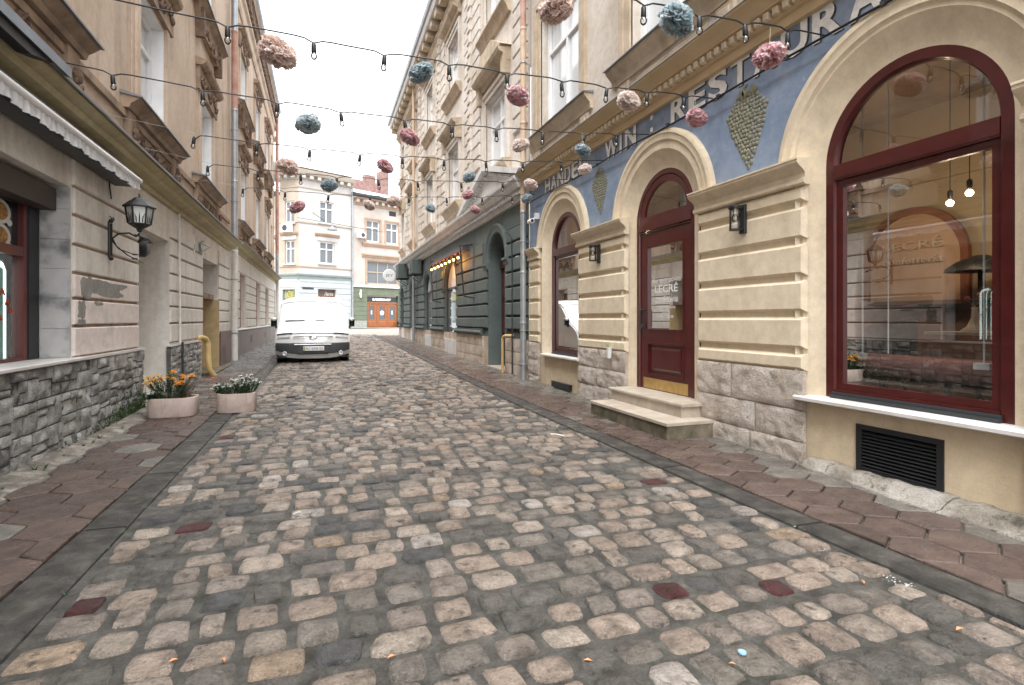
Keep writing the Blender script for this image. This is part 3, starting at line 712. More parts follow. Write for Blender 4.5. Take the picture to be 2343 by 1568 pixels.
# upper windows of the restaurant building
def upper_window(F, B, u0, u1, z0, z1, o, cols, transom, fmat, pmat, fw=.07, bar=.05, curtain=False, lab=None, dep=.10):
    m = MB(F)
    for q in ((u0, u0 + fw, z0, z1), (u1 - fw, u1, z0, z1), (u0 + fw, u1 - fw, z0, z0 + fw), (u0 + fw, u1 - fw, z1 - fw, z1)): m.box(q[0], q[1], o - dep, o, q[2], q[3])
    iw = (u1 - u0 - 2 * fw); zt_ = z0 + (z1 - z0) * transom
    for k in range(1, cols): uu = u0 + fw + iw * k / cols; m.box(uu - bar / 2, uu + bar / 2, o - dep + .002, o - .006, z0 + fw, z1 - fw)
    if transom < 1: m.box(u0 + fw, u1 - fw, o - dep + .004, o - .003, zt_ - bar / 2, zt_ + bar / 2)
    w = m.build('window', fmat, B, label=lab)
    zr = [z0 + fw, zt_, z1 - fw] if transom < 1 else [z0 + fw, z1 - fw]
    for k in range(cols):
        for a, b in zip(zr, zr[1:]):
            ua, ub = u0 + fw + iw * k / cols + .012, u0 + fw + iw * (k + 1) / cols - .012
            m = MB(F); m.poly([(ua, o - dep * .55, a + .012), (ub, o - dep * .55, a + .012), (ub, o - dep * .55, b - .012), (ua, o - dep * .55, b - .012)]); m.build('pane', pmat, w)
    return w
def trim_window(F, B, u0, u1, z0, z1, o, tw, mat, so=.05):
    m = MB(F)
    # one stepped moulding drawn up the jamb, across the head and down the other jamb
    pr = [(tw, -.02), (tw, so), (tw * .55, so), (tw * .55, so * .55), (.0, so * .55), (.0, -.02)]; rows = []
    for a, oo in pr: rows.append([m.p(u0 - a, o + oo, z0), m.p(u0 - a, o + oo, z1 + a), m.p(u1 + a, o + oo, z1 + a), m.p(u1 + a, o + oo, z0)])
    for A_, B_ in zip(rows, rows[1:]):
        for k in range(3): m.face(A_[k], A_[k + 1], B_[k + 1], B_[k])
    return m.build('window_surround', mat, B)
for (u0, u1, z0, z1) in UWA:
    w = upper_window(FR, A, u0, u1, z0, z1, -.22, 2, .66, white_pvc, pane, .09, .06)
    trim_window(FR, A, u0, u1, z0, z1, -.07, .26, beige_trim, .06)
    m = MB(FR); m.profile(u0 - .45, u1 + .45, [(-.1, z0 - .30), (-.03, z0 - .30), (-.01, z0 - .2), (.05, z0 - .14), (.09, z0 - .10), (.09, z0 - .06), (-.1, z0 - .02)]); m.build('sill', beige_trim, w, smooth=25)
    m = MB(FR); m.profile(u0 - .47, u1 + .47, [(-.1, z0 - .055), (.125, z0 - .062), (.125, z0 - .048), (-.1, z0 - .012)]); m.build('sill_flashing', sheet, w)
    if z0 < 6:
        m = MB(FR)
        for q in ((u0 - .34, u0 - .02), (u1 + .02, u1 + .34)): m.bev(q[0], q[1], -.08, -.03, 4.32, z0 - .30, .03, .02); m.bev(q[0] + .07, q[1] - .07, -.03, -.01, 4.40, z0 - .36, .02, .015)
        m.bev(u0 + .1, u1 - .1, -.08, -.05, 4.40, z0 - .33, .05, .02); m.build('apron_panel', beige_trim, A)
# ============================================================ SHOP INTERIOR
peach_wall = mk('peach_interior_wall', [(.3, (.62, .40, .27)), (.7, (.70, .48, .34))], 1.2, rough=.9, bump=.1, bscale=60)
beige_wall = mk('beige_interior_wall', [(.3, (.50, .39, .26)), (.7, (.56, .45, .31))], 1.2, rough=.9)
brown_wall = mk('dusky_brown_interior_wall', [(.3, (.20, .12, .10)), (.7, (.27, .17, .145))], 1.2, rough=.9)
ceil_m = mk('mottled_vault_paint', [(.3, (.20, .14, .09)), (.5, (.34, .25, .17)), (.7, (.42, .34, .26))], 1.6, detail=10, rough=.9)
wood_floor = mk('brown_floor_board', [(.3, (.10, .06, .04)), (.7, (.16, .10, .07))], 2, rough=.5)
orange_trim = mk('terracotta_trim', [(.3, (.25, .085, .05)), (.7, (.32, .115, .065))], 4, rough=.6)
pinkish = mk('dusty_pink_fabric', [(.3, (.27, .12, .11)), (.7, (.36, .17, .15))], 9, rough=.9, bump=.2, bscale=150)
dark_fab = mk('dark_blue_grey_fabric', [(.3, (.025, .03, .04)), (.7, (.045, .05, .06))], 9, rough=.9)
table_w = mk('white_table_top', (.72, .70, .67), rough=.3)
IX0, IX1, IY0, IY1, IZ0, IZ1 = 4.27, 6.6, .4, 10.2, .34, 3.75
m = MB(); m.box(IX0, IX1, IY0, IY1, IZ0 - .1, IZ0); m.build('shop_floor', wood_floor, kind='structure')
m = MB(); m.box(IX0 - .02, IX1 + .1, IY0, IY1, IZ1, IZ1 + .05); m.build('shop_ceiling', ceil_m, kind='structure')
m = MB(); m.box(IX1, IX1 + .1, IY0, 3.6, 1.52, IZ1); m.box(IX1, IX1 + .1, 5.25, IY1, 1.52, IZ1); m.box(IX1, IX1 + .1, 3.6, 5.25, 2.9, IZ1); m.box(IX1 + .06, IX1 + .12, 3.6, 5.25, 1.52, 2.9)
back = m.build('shop_back_wall', beige_wall, kind='structure')
m = MB(); m.box(IX1 - .03, IX1 + .1, IY0, IY1, IZ0, 1.52); m.build('wall_dado', brown_wall, back)
m = MB(); m.box(IX0, IX1, IY0 - .1, IY0, IZ0, IZ1); m.box(IX0, IX1, IY1, IY1 + .1, IZ0, IZ1); m.build('shop_side_wall', peach_wall, kind='structure')
m = MB(); m.box(IX0, IX1 - .2, 5.62, 5.74, IZ0, IZ1); m.build('shop_partition_wall', brown_wall, kind='structure')
pale_letter = mk('pale_peach_lettering', (.80, .66, .54), rough=.7)
FI = lambda u, o, z: (6.6 - o, u, z)
sign = T('arched_wall_sign', 'peach arched niche with terracotta border and raised confectionery lettering inside the shop', 'wall sign', (6.58, 4.4, 1.5))
m = MB(FI); m.arch(4.42, 2.02, [(.60, .0), (.60, .05), (.52, .05), (.52, .0)], 1.50, 26, closed=True); m.build('arch_border', orange_trim, sign, smooth=35)
m = MB(FI); m.fan(4.42, 2.02, .525, .012, 26, 1.50); m.build('sign_panel', peach_wall, sign)
for txt, z, h, sl in (('LECRÉ', 2.125, .10, 0), ('confetteria', 1.955, .09, .25)):
    m = MB(FI); letters(m, txt, 4.77, z, h, .045, -1, wide=.68, slant=sl, dep=.032); m.build('raised_lettering', pale_letter, sign)
bench = T('window_bench', 'low dusty pink upholstered bench on splayed black legs behind the shop window', 'bench', (4.85, 3.1, IZ0))
m = MB(); m.box(0, 1, 0, 1, 0, 1); m = MB(lambda x, y, z: (x, y, z))
def cushion(x0, x1, y0, y1, z0, z1, e=.04):
    m = MB(); n = 6
    def ringp(i, z): return [m.p(x0 + i, y0 + i, z), m.p(x1 - i, y0 + i, z), m.p(x1 - i, y1 - i, z), m.p(x0 + i, y1 - i, z)]
    rs = [ringp(e * .5, z0), ringp(0, z0 + e * .5), ringp(0, z1 - e), ringp(e * .3, z1 - e * .3), ringp(e, z1)]
    for a, b in zip(rs, rs[1:]):
        for k in range(4): m.face(a[k], a[(k + 1) % 4], b[(k + 1) % 4], b[k])
    m.face(*rs[-1]); m.face(*rs[0][::-1]); return m
cushion(4.62, 5.10, 2.05, 3.80, .80, .97, .05).build('seat', pinkish, bench, smooth=60)
for y0, y1 in ((3.7, 3.55), (2.9, 2.75), (2.3, 2.15)):
    for x in (4.68, 5.04): m = MB(); m.tube([(x, y0, .80), (x, y1, IZ0)], .018, 6); m.build('leg', black_metal, bench)
m = MB(); m.box(4.66, 5.06, 2.1, 3.76, .775, .80); m.build('seat_frame', black_metal, bench)
for k, (x, y) in enumerate(((5.45, 3.95), (5.45, 2.75))):
    c = T('cafe_chair', ('dark round-backed chair beyond the far end of the pink bench', 'dark round-backed chair beside the white cafe table')[k], 'chair', (x, y, IZ0), 'dark chairs in the shop')
    m = MB(); 
    for i in range(2):
        rr = .25 + .03 * i; pts = [(x + rr * cos(a), y + rr * sin(a)) for a in lin(radians(-200), radians(20), 14)]
        for j in range(14): m.face(m.p(pts[j][0], pts[j][1], .85), m.p(pts[j + 1][0], pts[j + 1][1], .85), m.p(pts[j + 1][0], pts[j + 1][1], 1.32 - .12 * abs((j + 1) - 7) / 7), m.p(pts[j][0], pts[j][1], 1.32 - .12 * abs(j - 7) / 7))
    m.build('backrest', dark_fab, c, smooth=60)
    m = MB(); m.lathe((x, y, .80), [(.2, -.04), (.25, -.01), (.25, .03), (.2, .06)], 16); m.build('seat', dark_fab, c, smooth=60)
    for a in (.8, 2.4, 3.9, 5.5): m = MB(); m.tube([(x + .14 * cos(a), y + .14 * sin(a), .78), (x + .24 * cos(a), y + .24 * sin(a), IZ0)], .012, 5); m.build('leg', black_metal, c)
tb = T('cafe_table', 'small white-topped cafe table on a black column inside the shop', 'table', (5.45, 3.10, IZ0))
m = MB(); m.box(5.15, 5.75, 2.2, 3.36, 1.165, 1.19); m.build('table_top', table_w, tb)
m = MB(); m.lathe((5.45, 2.8, IZ0), [(.2, 0), (.2, .015), (.03, .03), (.03, .82)], 14); m.build('pedestal', black_metal, tb, smooth=40)
vs = T('bud_vase', 'slender white vase standing on the white cafe table', 'vase', (5.4, 3.10, 1.19))
m = MB(); m.lathe((5.4, 3.10, 1.19), [(.10, 0), (.10, .012), (.055, .05), (.028, .12), (.022, .2), (.03, .215)], 16); m.build('vase_body', table_w, vs, smooth=60)
m = MB(); m.tube([(5.4, 3.1, 1.4), (5.42, 3.07, 1.5)], .004, 4); m.ball((5.42, 3.07, 1.51), .03, 6, 4); m.tube([(5.4, 3.1, 1.4), (5.37, 3.14, 1.47)], .004, 4); m.ball((5.37, 3.14, 1.48), .025, 6, 4); m.build('dried_flower', pinkish, vs)
bulb_hot = mk('lit_pendant_bulb', (1, .85, .6), rough=.4, emit=((1, .78, .5), 8.))
PL = [(5.45, 3.17, 2.43), (5.6, 3.42, 2.40), (5.5, 4.6, 2.55), (5.4, 6.4, 2.4), (5.5, 8.4, 2.45)]
LB = ['lit pendant bulb on a long black cord over the white cafe table', 'lit pendant bulb just beside the one over the cafe table', 'lit pendant bulb before the arched wall sign', 'lit pendant bulb seen through the glass of the entrance door', 'lit pendant bulb behind the smaller arched window']
for k, (x, y, z) in enumerate(PL):
    t = T('pendant_lamp', LB[k], 'pendant lamp', (x, y, z), 'pendant lamps in the shop')
    m = MB(); m.tube([(x, y, z + .11), (x, y, IZ1)], .004, 5); m.build('cord', black_metal, t)
    m = MB(); m.lathe((x, y, z + .04), [(.018, 0), (.022, .02), (.022, .07), (.008, .085)], 10); m.build('socket', black_metal, t, smooth=50)
    m = MB(); m.ball((x, y, z), .030, 12, 8); m.build('bulb', bulb_hot, t, smooth=80)
    l = bpy.data.lights.new('pendant_light', 'POINT'); l.energy = 2.6; l.color = (1, .76, .5); l.shadow_soft_size = .05
    lo = bpy.data.objects.new('pendant_light', l); COL.objects.link(lo); lo.location = (0, 0, -.06); lo.parent = t
for k, (y, z0) in enumerate(((2.43, .95), (3.32, .97), (3.10, .99))):
    t = T('hanging_rod', ('white hanging rod with end weight nearest the right frame of the big shop window', 'white hanging rod nearest the left frame of the big shop window', 'thin white hanging rod second from the left in the big shop window')[k], 'rod', (4.33, y, z0), 'hanging rods in the shop window')
    m = MB(); m.tube([(4.33, y, z0 + .03), (4.33, y, 3.5)], .007 if k < 2 else .005, 5); m.build('rod', white_pvc, t)
    if k < 2: m = MB(); m.box(4.30, 4.36, y - .05 if k == 0 else y - .02, y + .05, z0, z0 + .045); m.build('end_weight', white_pvc, t)
# black shelf plant silhouette: counter with dark equipment behind the sign
ct = T('dark_counter', 'dark counter with black equipment under the peach arched sign', 'counter', (6.2, 3.2, IZ0))
m = MB(); m.box(6.05, 6.5, 2.0, 5.3, 1.40, 1.46); m.build('counter_top', black_metal, ct); m = MB(); m.box(6.12, 6.5, 2.05, 5.25, IZ0, 1.40); m.build('counter_front', brown_wall, ct)
lampx = T('dome_lamp', 'black dome shade standing on the dark counter right of the sign', 'lamp', (6.2, 3.55, 1.46))
m = MB(); m.lathe((6.2, 3.5, 1.78), [(.30, 0), (.29, .03), (.2, .10), (.05, .16)], 20); m.build('shade', black_metal, lampx, smooth=60); m = MB(); m.tube([(6.2, 3.5, 1.46), (6.2, 3.5, 1.80)], .03, 8); m.lathe((6.2, 3.5, 1.46), [(.14, 0), (.14, .03), (.03, .05)], 14); m.build('stand', black_metal, lampx, smooth=50)

# ============================================================ GREEN BUILDING (right, far): rows of windows over a green ground floor
B = T('corner_tenement', 'beige stone tenement with green ground floor, arched doorway and white pediment', 'building', (4.03, 20, 0))
B0, B1 = 10.46, 30.4
DB, RD = 12.6, .66; SB = 2.75
gwin = [(17.68, .88, 2.36, .66), (21.72, .68, 2.42, .70), (25.7, .62, 2.45, .74), (29.0, .5, 2.45, .78)]
ops = [(DB - RD, DB + RD, .05, SB, True)] + [(c - r, c + r, zb, zs, True) for c, r, zs, zb in gwin]
m = MB(FR); m.wall(B0, B1, .87, 3.9, [(a, b, max(c, .87), d, e) for a, b, c, d, e in ops], .34, -.03)
m.build('ground_floor_wall', green_pl, B)
m = MB(FR); m.wall(B0, B1, -.2, .87, [(DB - RD, DB + RD, .05, .87, 'open')], .34, -.035); m.build('base_wall', plinth_b, B)
groove_dk = mk('dark_joint_shade', (.014, .017, .017), rough=.8)  # shade of the deep joints put into the near-black backing colour
# rustication: blocks between openings
zed = [1.06, 1.37, 1.70, 2.035, 2.365, 2.70, 3.03, 3.36]
for ua, ub in ((10.5, 11.86), (13.36, 13.78), (13.80, 14.62), (14.66, 16.72), (18.62, 19.28), (19.32, 19.92), (19.96, 20.98), (22.46, 23.2), (23.24, 24.2), (24.24, 25.02), (26.38, 27.3), (27.34, 28.44), (29.56, 30.38)):
    back_ = (ua, ub) in ((13.80, 14.62), (19.32, 19.92), (23.24, 24.2))
    for a, b in zip(zed, zed[1:]):
        lim = b
        if not back_ and 13 < ua < 14 and a > 2.65: continue
        if ua > 16 and a > 2.7: continue
        m = MB(FR); o = -.028 if back_ else 0.
        m.bev(ua, ub, -.05, o + .03, a + .024, b - .024, .016, .016); m.build('rusticated_block', green_pl, B)
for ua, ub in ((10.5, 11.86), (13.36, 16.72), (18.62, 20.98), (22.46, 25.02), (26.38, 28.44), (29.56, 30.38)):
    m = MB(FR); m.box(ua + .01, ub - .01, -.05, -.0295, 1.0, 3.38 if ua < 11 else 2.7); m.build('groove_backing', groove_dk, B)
for ua, ub in ((13.8, 16.8), (18.55, 21.03), (22.42, 25.06), (26.34, 28.48), (29.52, 30.42)):
    m = MB(FR); m.profile(ua, ub, [(-.05, .87), (.02, .875), (.07, .90), (.085, .95), (.06, .99), (.03, 1.01), (.03, 1.04), (-.05, 1.05)]); m.build('base_moulding', green_dk, B, smooth=30)
    k = max(2, round((ub - ua) / .8))
    for j in range(k):
        for za, zb_ in ((-.15, .3), (.3, .6), (.6, .87)):
            m = MB(FR); a = ua + (ub - ua) * j / k; m.rough(a + .008, a + (ub - ua) / k - .008, -.05, .015, za + .006 + (zg(ua) if za < 0 else 0), zb_ - .006, 3, 2, .012, j + za, edge=.012); m.build('plinth_stone', plinth_b, B, smooth=50)
for za, zb_ in ((-.1, .3), (.3, .58), (.58, .86)):
    for a, b in ((10.5, 11.2), (11.2, 11.9)): m = MB(FR); m.rough(a + .006, b - .006, -.05, .015, za + .006, zb_ - .006, 3, 2, .014, a + za, edge=.012); m.build('plinth_stone', plinth_b, B, smooth=50)
for c, r, zs, zb in gwin:
    m = MB(FR); m.box(c - r - .02, c + r + .02, -.06, -.004, -.1, zb - .03); m.build('white_apron_panel', cornice_w, B)
    m = MB(FR); m.arch(c, zs, [(r + .24, -.04), (r + .24, .03), (r + .17, .045), (r + .15, .02), (r + .05, .02), (r + .03, -.01), (r, -.03)], zs - .02, 22); m.build('window_arch_moulding', green_dk, B, smooth=35)
    for s0 in (c - r - .3, c + r): m = MB(FR); m.profile(s0, s0 + .3, [(-.04, zs - .12), (.03, zs - .12), (.06, zs - .05), (.06, zs - .02), (-.04, zs)]); m.build('impost', green_dk, B)
    m = MB(FR); m.arch(c, zs, [(r, -.18), (r, -.08), (r - .06, -.08), (r - .06, -.18)], zb, 22, closed=True); m.box(c - r + .05, c + r - .05, -.18, -.085, zb + .001, zb + .06); m.box(c - r + .05, c + r - .05, -.17, -.09, zs - .04, zs + .03)
    w = m.build('shop_window', dark_metal, B, smooth=35)
    m = MB(FR); m.poly([(c - r + .05, -.12, zb + .05), (c + r - .05, -.12, zb + .05), (c + r - .05, -.12, zs - .03), (c - r + .05, -.12, zs - .03)]); m.build('pane', mk('grey_mirror_glass', (.55, .58, .60), rough=.03, metallic=.8), w)
    m = MB(FR); m.fan(c, zs + .02, r - .05, -.12, 20); m.build('fanlight_pane', pane, w)
# arched doorway
m = MB(FR); m.arch(DB, SB, [(RD + .24, -.04), (RD + .24, .035), (RD + .20, .055), (RD + .15, .03), (RD + .04, .02), (RD + .003, -.02), (RD + .003, -.05)], SB - .02, 26); m.build('door_arch_moulding', green_pl, B, smooth=35)
for u0, u1 in ((DB - RD - .34, DB - RD), (DB + RD, DB + RD + .34)): m = MB(FR); m.profile(u0, u1, [(-.04, 2.58), (.04, 2.58), (.05, 2.64), (.09, 2.68), (.09, 2.73), (-.04, 2.75)]); m.build('impost', green_pl, B)
m = MB(FR); m.fan(DB, SB, RD + .02, -.355, 22, .05)
dr = m.build('wooden_door', mk('dark_brown_door_wood', [(.3, (.035, .012, .010)), (.7, (.06, .02, .016))], 6, rough=.4), B)
m = MB(FR); m.box(DB - .02, DB + .02, -.36, -.32, .1, 2.7); m.box(DB - RD + .01, DB + RD - .01, -.36, -.30, 2.6, 2.75)
for s in (-1, 1):
    for z0, z1 in ((.25, .8), (.95, 1.7), (1.85, 2.5)): m.bev(DB + s * .33 - .22, DB + s * .33 + .22, -.36, -.325, z0, z1, .03)
m.build('door_panels', door_red, dr)
for s in (-1, 1): m = MB(FR); m.box(*sorted((DB + s * (RD + .03), DB + s * (RD - .012))), -.352, -.004, .121, SB - .05); m.build('door_reveal', green_pl, B)
m = MB(FR); m.box(DB - RD, DB + RD, -.6, .05, -.05, .12); m.build('door_sill', step_stone, B)
# white cornice and pediment
m = MB(FR); m.profile(B0, B1 + .15, [(-.1, 3.83), (.05, 3.84), (.05, 3.90), (.09, 3.92), (.09, 4.02), (.20, 4.05), (.24, 4.12), (.24, 4.16), (.30, 4.22), (.31, 4.28), (-.1, 4.36)]); m.build('cornice', cornice_w, B, smooth=25)
m = MB(FR); u = B0 + .06
while u < 16.5: m.box(u, u + .07, .09, .16, 3.935, 4.015); u += .14
m.build('dentil_course', cornice_w, B, kind='stuff')
PC, PH = 12.85, 2.38
m = MB(FR); m.prism([(PC - PH, 4.30), (PC + PH, 4.30), (PC, 4.96)], -.1, .12); ped = m.build('pediment', cornice_w, B)
for s in (-1, 1):
    m = MB(FR); m.prism([(PC + s * (PH + .12), 4.29), (PC, 4.99), (PC, 5.13), (PC + s * (PH + .3), 4.36)], -.1, .30); m.build('raking_cornice', cornice_w, ped)
    m = MB(FR)
    for j in range(14):
        f = (j + .6) / 15; u = PC + s * PH * (1 - f); z = 4.29 + .68 * f; m.box(u - .035, u + .035, .12, .2, z - .07, z - .01)
    m.build('raking_dentils', cornice_w, ped, kind='stuff')
# upper storeys
BW = [(c - hw, c + hw, z0, z1) for c, hw in ((12.85, .82), (17.4, .74), (21.5, .7), (25.6, .68), (29.0, .5)) for z0, z1 in ((5.05, 7.0), (8.75, 10.6))]
m = MB(FR); m.wall(B0, B1, 3.9, 11.75, BW, .28, -.07); m.build('upper_wall', ashlar, B)
m = MB(FR); m.box(B0, B1, -9, -8.9, 0, 12); m.box(B1 - .02, B1, -8.9, -.08, -.2, 12); m.build('back_wall', ashlar, B)
zs_ = [4.42 + .345 * k for k in range(22)]
strips = [(10.6, 11.5, 1), (14.2, 15.9, 2), (18.7, 20.2, 2), (22.8, 24.3, 2), (26.8, 28.0, 2), (29.75, 30.38, 1)]
for u0, u1, k in strips:
    for j, z in enumerate(zs_[:-1]):
        if z < 5.15 and u0 < 16: continue
        off = (.12 if j % 2 else -.12) * (k > 1)
        cuts = [u0, u0 + (u1 - u0) * .5 + off, u1] if k > 1 else [u0 - (.08 if j % 2 else 0) * 0, u1]
        for a, b in zip(cuts, cuts[1:]): m = MB(FR); m.bev(a + .012, b - .012, -.09, -.02, z + .018, z + .345 - .018, .018, .018); m.build('ashlar_block', ashlar, B)
for u in (15.06, 19.45, 23.55, 27.4):     # narrow lesenes with ringed joints
    m = MB(FR); m.box(u - .12, u + .12, -.08, .05, 4.4, 11.7); les = m.build('lesene', ashlar, B)
    m = MB(FR)
    for z in zs_: m.box(u - .13, u + .13, -.02, .075, z - .02, z + .02)
    m.build('lesene_rings', beige_trim, les, kind='stuff')
for n_, (u0, u1, z0, z1) in enumerate(BW):
    w = upper_window(FR, B, u0, u1, z0, z1, -.20, 2, .64, white_pvc, pane, .08, .06)
    trim_window(FR, B, u0, u1, z0, z1, -.07, .22, ashlar, .08)
    m = MB(FR); m.profile(u0 - .34, u1 + .34, [(-.1, z0 - .34), (.0, z0 - .32), (.05, z0 - .2), (.10, z0 - .14), (.15, z0 - .08), (.15, z0 - .03), (-.1, z0 - .005)]); m.build('sill', beige_trim, w, smooth=25)
    c = (u0 + u1) / 2; hw = (u1 - u0) / 2 + .32
    m = MB(FR); m.profile(c - hw, c + hw, [(-.1, z1 + .28), (.04, z1 + .30), (.06, z1 + .42), (.22, z1 + .48), (.26, z1 + .56), (-.1, z1 + .62)]); m.build('window_hood', beige_trim, w, smooth=25)
    if n_ % 2 == 0:
        for s in (-1, 1): m = MB(FR); m.prism([(c + s * (hw - .02), z1 + .0), (c + s * (hw - .18), z1 + .0), (c + s * (hw - .2), z1 + .46), (c + s * hw, z1 + .46)], -.08, .13); m.build('hood_bracket', beige_trim, w)
    if n_ == 0:
        m = MB(FR); m.prism([(c - hw - .05, z1 + .62), (c + hw + .05, z1 + .62), (c + .45, z1 + 1.05), (c - .45, z1 + 1.05)], -.1, .2); m.build('hood_gable', beige_trim, w)
m = MB(FR); m.profile(B0, B1 + .3, [(-.1, 11.2), (.0, 11.2), (.04, 11.3), (.04, 11.55), (.12, 11.65), (.12, 11.72), (-.1, 11.75)]); m.build('frieze_band', beige_trim, B, smooth=25)
m = MB(FR); m.profile(B0, B1 + .45, [(-.1, 12.0), (.44, 12.0), (.48, 12.08), (.50, 12.18), (-.1, 12.25)]); m.build('eaves', cornice_w, B)
m = MB(FR); m.profile(B0, B1 + .5, [(.45, 12.19), (.56, 12.18), (.60, 12.26), (.60, 12.34), (.57, 12.34), (.55, 12.24), (.45, 12.24)]); m.build('gutter', zinc, B)
m = MB(FR); m.prism([(B0, 12.25), (B1 + .4, 12.25), (B1 - 3, 15), (B0, 15)], -4.5, -4.4); m.poly([(B0, .5, 12.3), (B1 + .45, .5, 12.3), (B1 - 2, -4.5, 15), (B0, -4.5, 15)]); m.build('roof', sheet, B)
u = B0 + .3
while u < B1 + .3:
    m = MB(FR); m.prism([(u, 11.99), (u + .34, 11.99), (u + .34, 11.74), (u, 11.74)], -.05, .38); m.build('modillion', beige_trim, B); u += .82
m = MB(FR); m.box(B0, B1 + .2, -.06, -.01, 11.72, 12.0); m.build('eaves_frieze', green_dk, B)

# ------- things on the green facade
def ac_unit(F, name, lab, u0, u1, o0, o1, z0, z1, mat, rack=True, grp=None):
    t = T(name, lab, 'air conditioner', F((u0 + u1) / 2, o0, z0), grp)
    m = MB(F); m.bev(u0, u1, o0, o1, z0, z1, .03); m.build('casing', mat, t)
    m = MB(F); m.lathe(((u0 + u1) / 2 + .1 * (u1 - u0), o1 + .004, (z0 + z1) / 2), [((z1 - z0) * .36, 0), ((z1 - z0) * .34, .012), ((z1 - z0) * .1, .012)], 18, ax='o'); m.build('fan_grille', dark_metal, t)
    if rack:
        m = MB(F)
        for u in (u0 + .12, u1 - .12): m.prism([(u - .02, z0 - .04), (u + .02, z0 - .04), (u + .02, z0), (u - .02, z0)], o0 - .08, o1); m.tube([(u, o0 - .08, z0 - .35), (u, o1 - .03, z0 - .03)], .015, 5)
        m.build('rack', black_metal, t)
    return t
ac_unit(FR, 'air_conditioner', 'dark green air conditioner on the tenement wall, nearest the round sign', 26.9, 27.9, .05, .50, 3.35, 4.05, green_dk, grp='dark air conditioners on the green facade')
ac_unit(FR, 'air_conditioner', 'dark green air conditioner between the second and third arched shop windows', 22.9, 23.9, .05, .45, 3.25, 3.85, green_dk, grp='dark air conditioners on the green facade')
rs = T('round_sign', 'round white projecting sign at the far corner of the green ground floor', 'sign', FR(30.3, .1, 3.6))
m = MB(FR); m.lathe((30.3, .55, 3.72), [(.33, -.04), (.35, -.02), (.35, .02), (.33, .04)], 24, ax='u'); m.build('disc', white_pvc, rs, smooth=40)
m = MB(FR); m.tube([(30.3, -.05, 3.72), (30.3, .25, 3.72)], .02, 6); m.build('bracket', black_metal, rs)
m = MB(lambda u, o, z: (3.48 + u, 30.258 + o, z)); letters(m, 'JEY', -.2, 3.66, .14, -.002, 1, wide=.4); m.build('sign_lettering', dark_metal, rs)
aw = T('awning_frame', 'black awning frame with a row of lit orange bulbs over the first arched shop window', 'awning', FR(17, .1, 3.2))
m = MB(FR); m.tube([(14.9, .33, 3.25), (19.4, .33, 3.25)], .035, 8); m.build('roller_tube', mk('faded_red_awning_tube', (.16, .06, .07), rough=.6), aw)
for u in (14.95, 19.35):
    m = MB(FR); m.tube([(u, .33, 3.42), (u - .35, .31, 1.95)], .022, 6); m.tube([(u - .35, .31, 1.95), (u - .35, .0, 1.9)], .02, 6); m.tube([(u, .33, 3.4), (u, -.03, 3.45)], .02, 6); m.build('folding_arm', black_metal, aw)
m = MB(FR); m.box(15, 19.3, .05, .25, 3.28, 3.42); m.build('cassette', mk('dark_awning_cassette', (.10, .08, .09), rough=.6), aw)
for k in range(8):
    u = 15.2 + k * .57
    m = MB(FR); m.lathe((u, .33, 3.13), [(.02, 0), (.024, .03), (.024, .09)], 8); s_ = m.build('bulb_socket', black_metal, aw)
    m = MB(FR); m.ball((u, .33, 3.085), .036, 10, 6); m.build('lit_bulb', warm_bulb, s_, smooth=80)
for k in (1, 4, 6):
    l = bpy.data.lights.new('awning_light', 'POINT'); l.energy = 3; l.color = (1, .42, .12); l.shadow_soft_size = .06
    lo = bpy.data.objects.new('awning_light', l); COL.objects.link(lo); lo.parent = aw; lo.location = Vector(FR(15.2 + k * .57, .28, 3.0)) - LOC[aw.name]
pl = T('house_number_plate', 'small square relief plate on the grey-green block left of the arched doorway', 'wall plate', FR(11.1, 0, 2.9))
m = MB(FR); m.bev(10.99, 11.17, .0, .018, 2.80, 3.02, .01); m.build('plate', mk('dull_relief_plate', [(.3, (.12, .06, .06)), (.7, (.3, .3, .3))], 40, rough=.5), pl)
sh = T('shield_plate', 'small pale shield-shaped plaque below the square relief plate', 'plaque', FR(11.1, 0, 2.5))
m = MB(FR); m.prism([(10.99, 2.69), (11.17, 2.69), (11.17, 2.52), (11.08, 2.43), (10.99, 2.52)], .0, .016); m.build('shield', mk('pale_enamel', (.5, .55, .6), rough=.4), sh)
m = MB(FR); m.box(11.03, 11.13, .0161, .019, 2.53, 2.63); m.prism([(11.05, 2.63), (11.11, 2.63), (11.08, 2.665)], .0161, .019); m.build('emblem', mk('blue_enamel', (.05, .12, .2), rough=.4), sh)
gp = T('gas_pipe', 'short yellow gas pipe rising from the pavement beside the arched doorway', 'pipe', FR(11.75, .1, 0))
m = MB(FR); m.tube([(11.72, .13, -.02), (11.72, .13, .86), (11.70, .12, .90), (11.6, .1, .93), (11.45, .02, .93), (11.40, -.04, .93)], .032, 8); m.build('pipe', yellow_pipe, gp, smooth=60)
gc = T('conduit', 'thin dark conduit running up the grey-green wall beside the downpipe', 'conduit', FR(11.1, .05, 0))
m = MB(FR); m.tube([(11.32, .035, -.02), (11.32, .035, 2.62), (11.34, .04, 3.1), (11.75, .04, 3.38)], .018, 6); m.build('conduit_tube', dark_metal, gc)

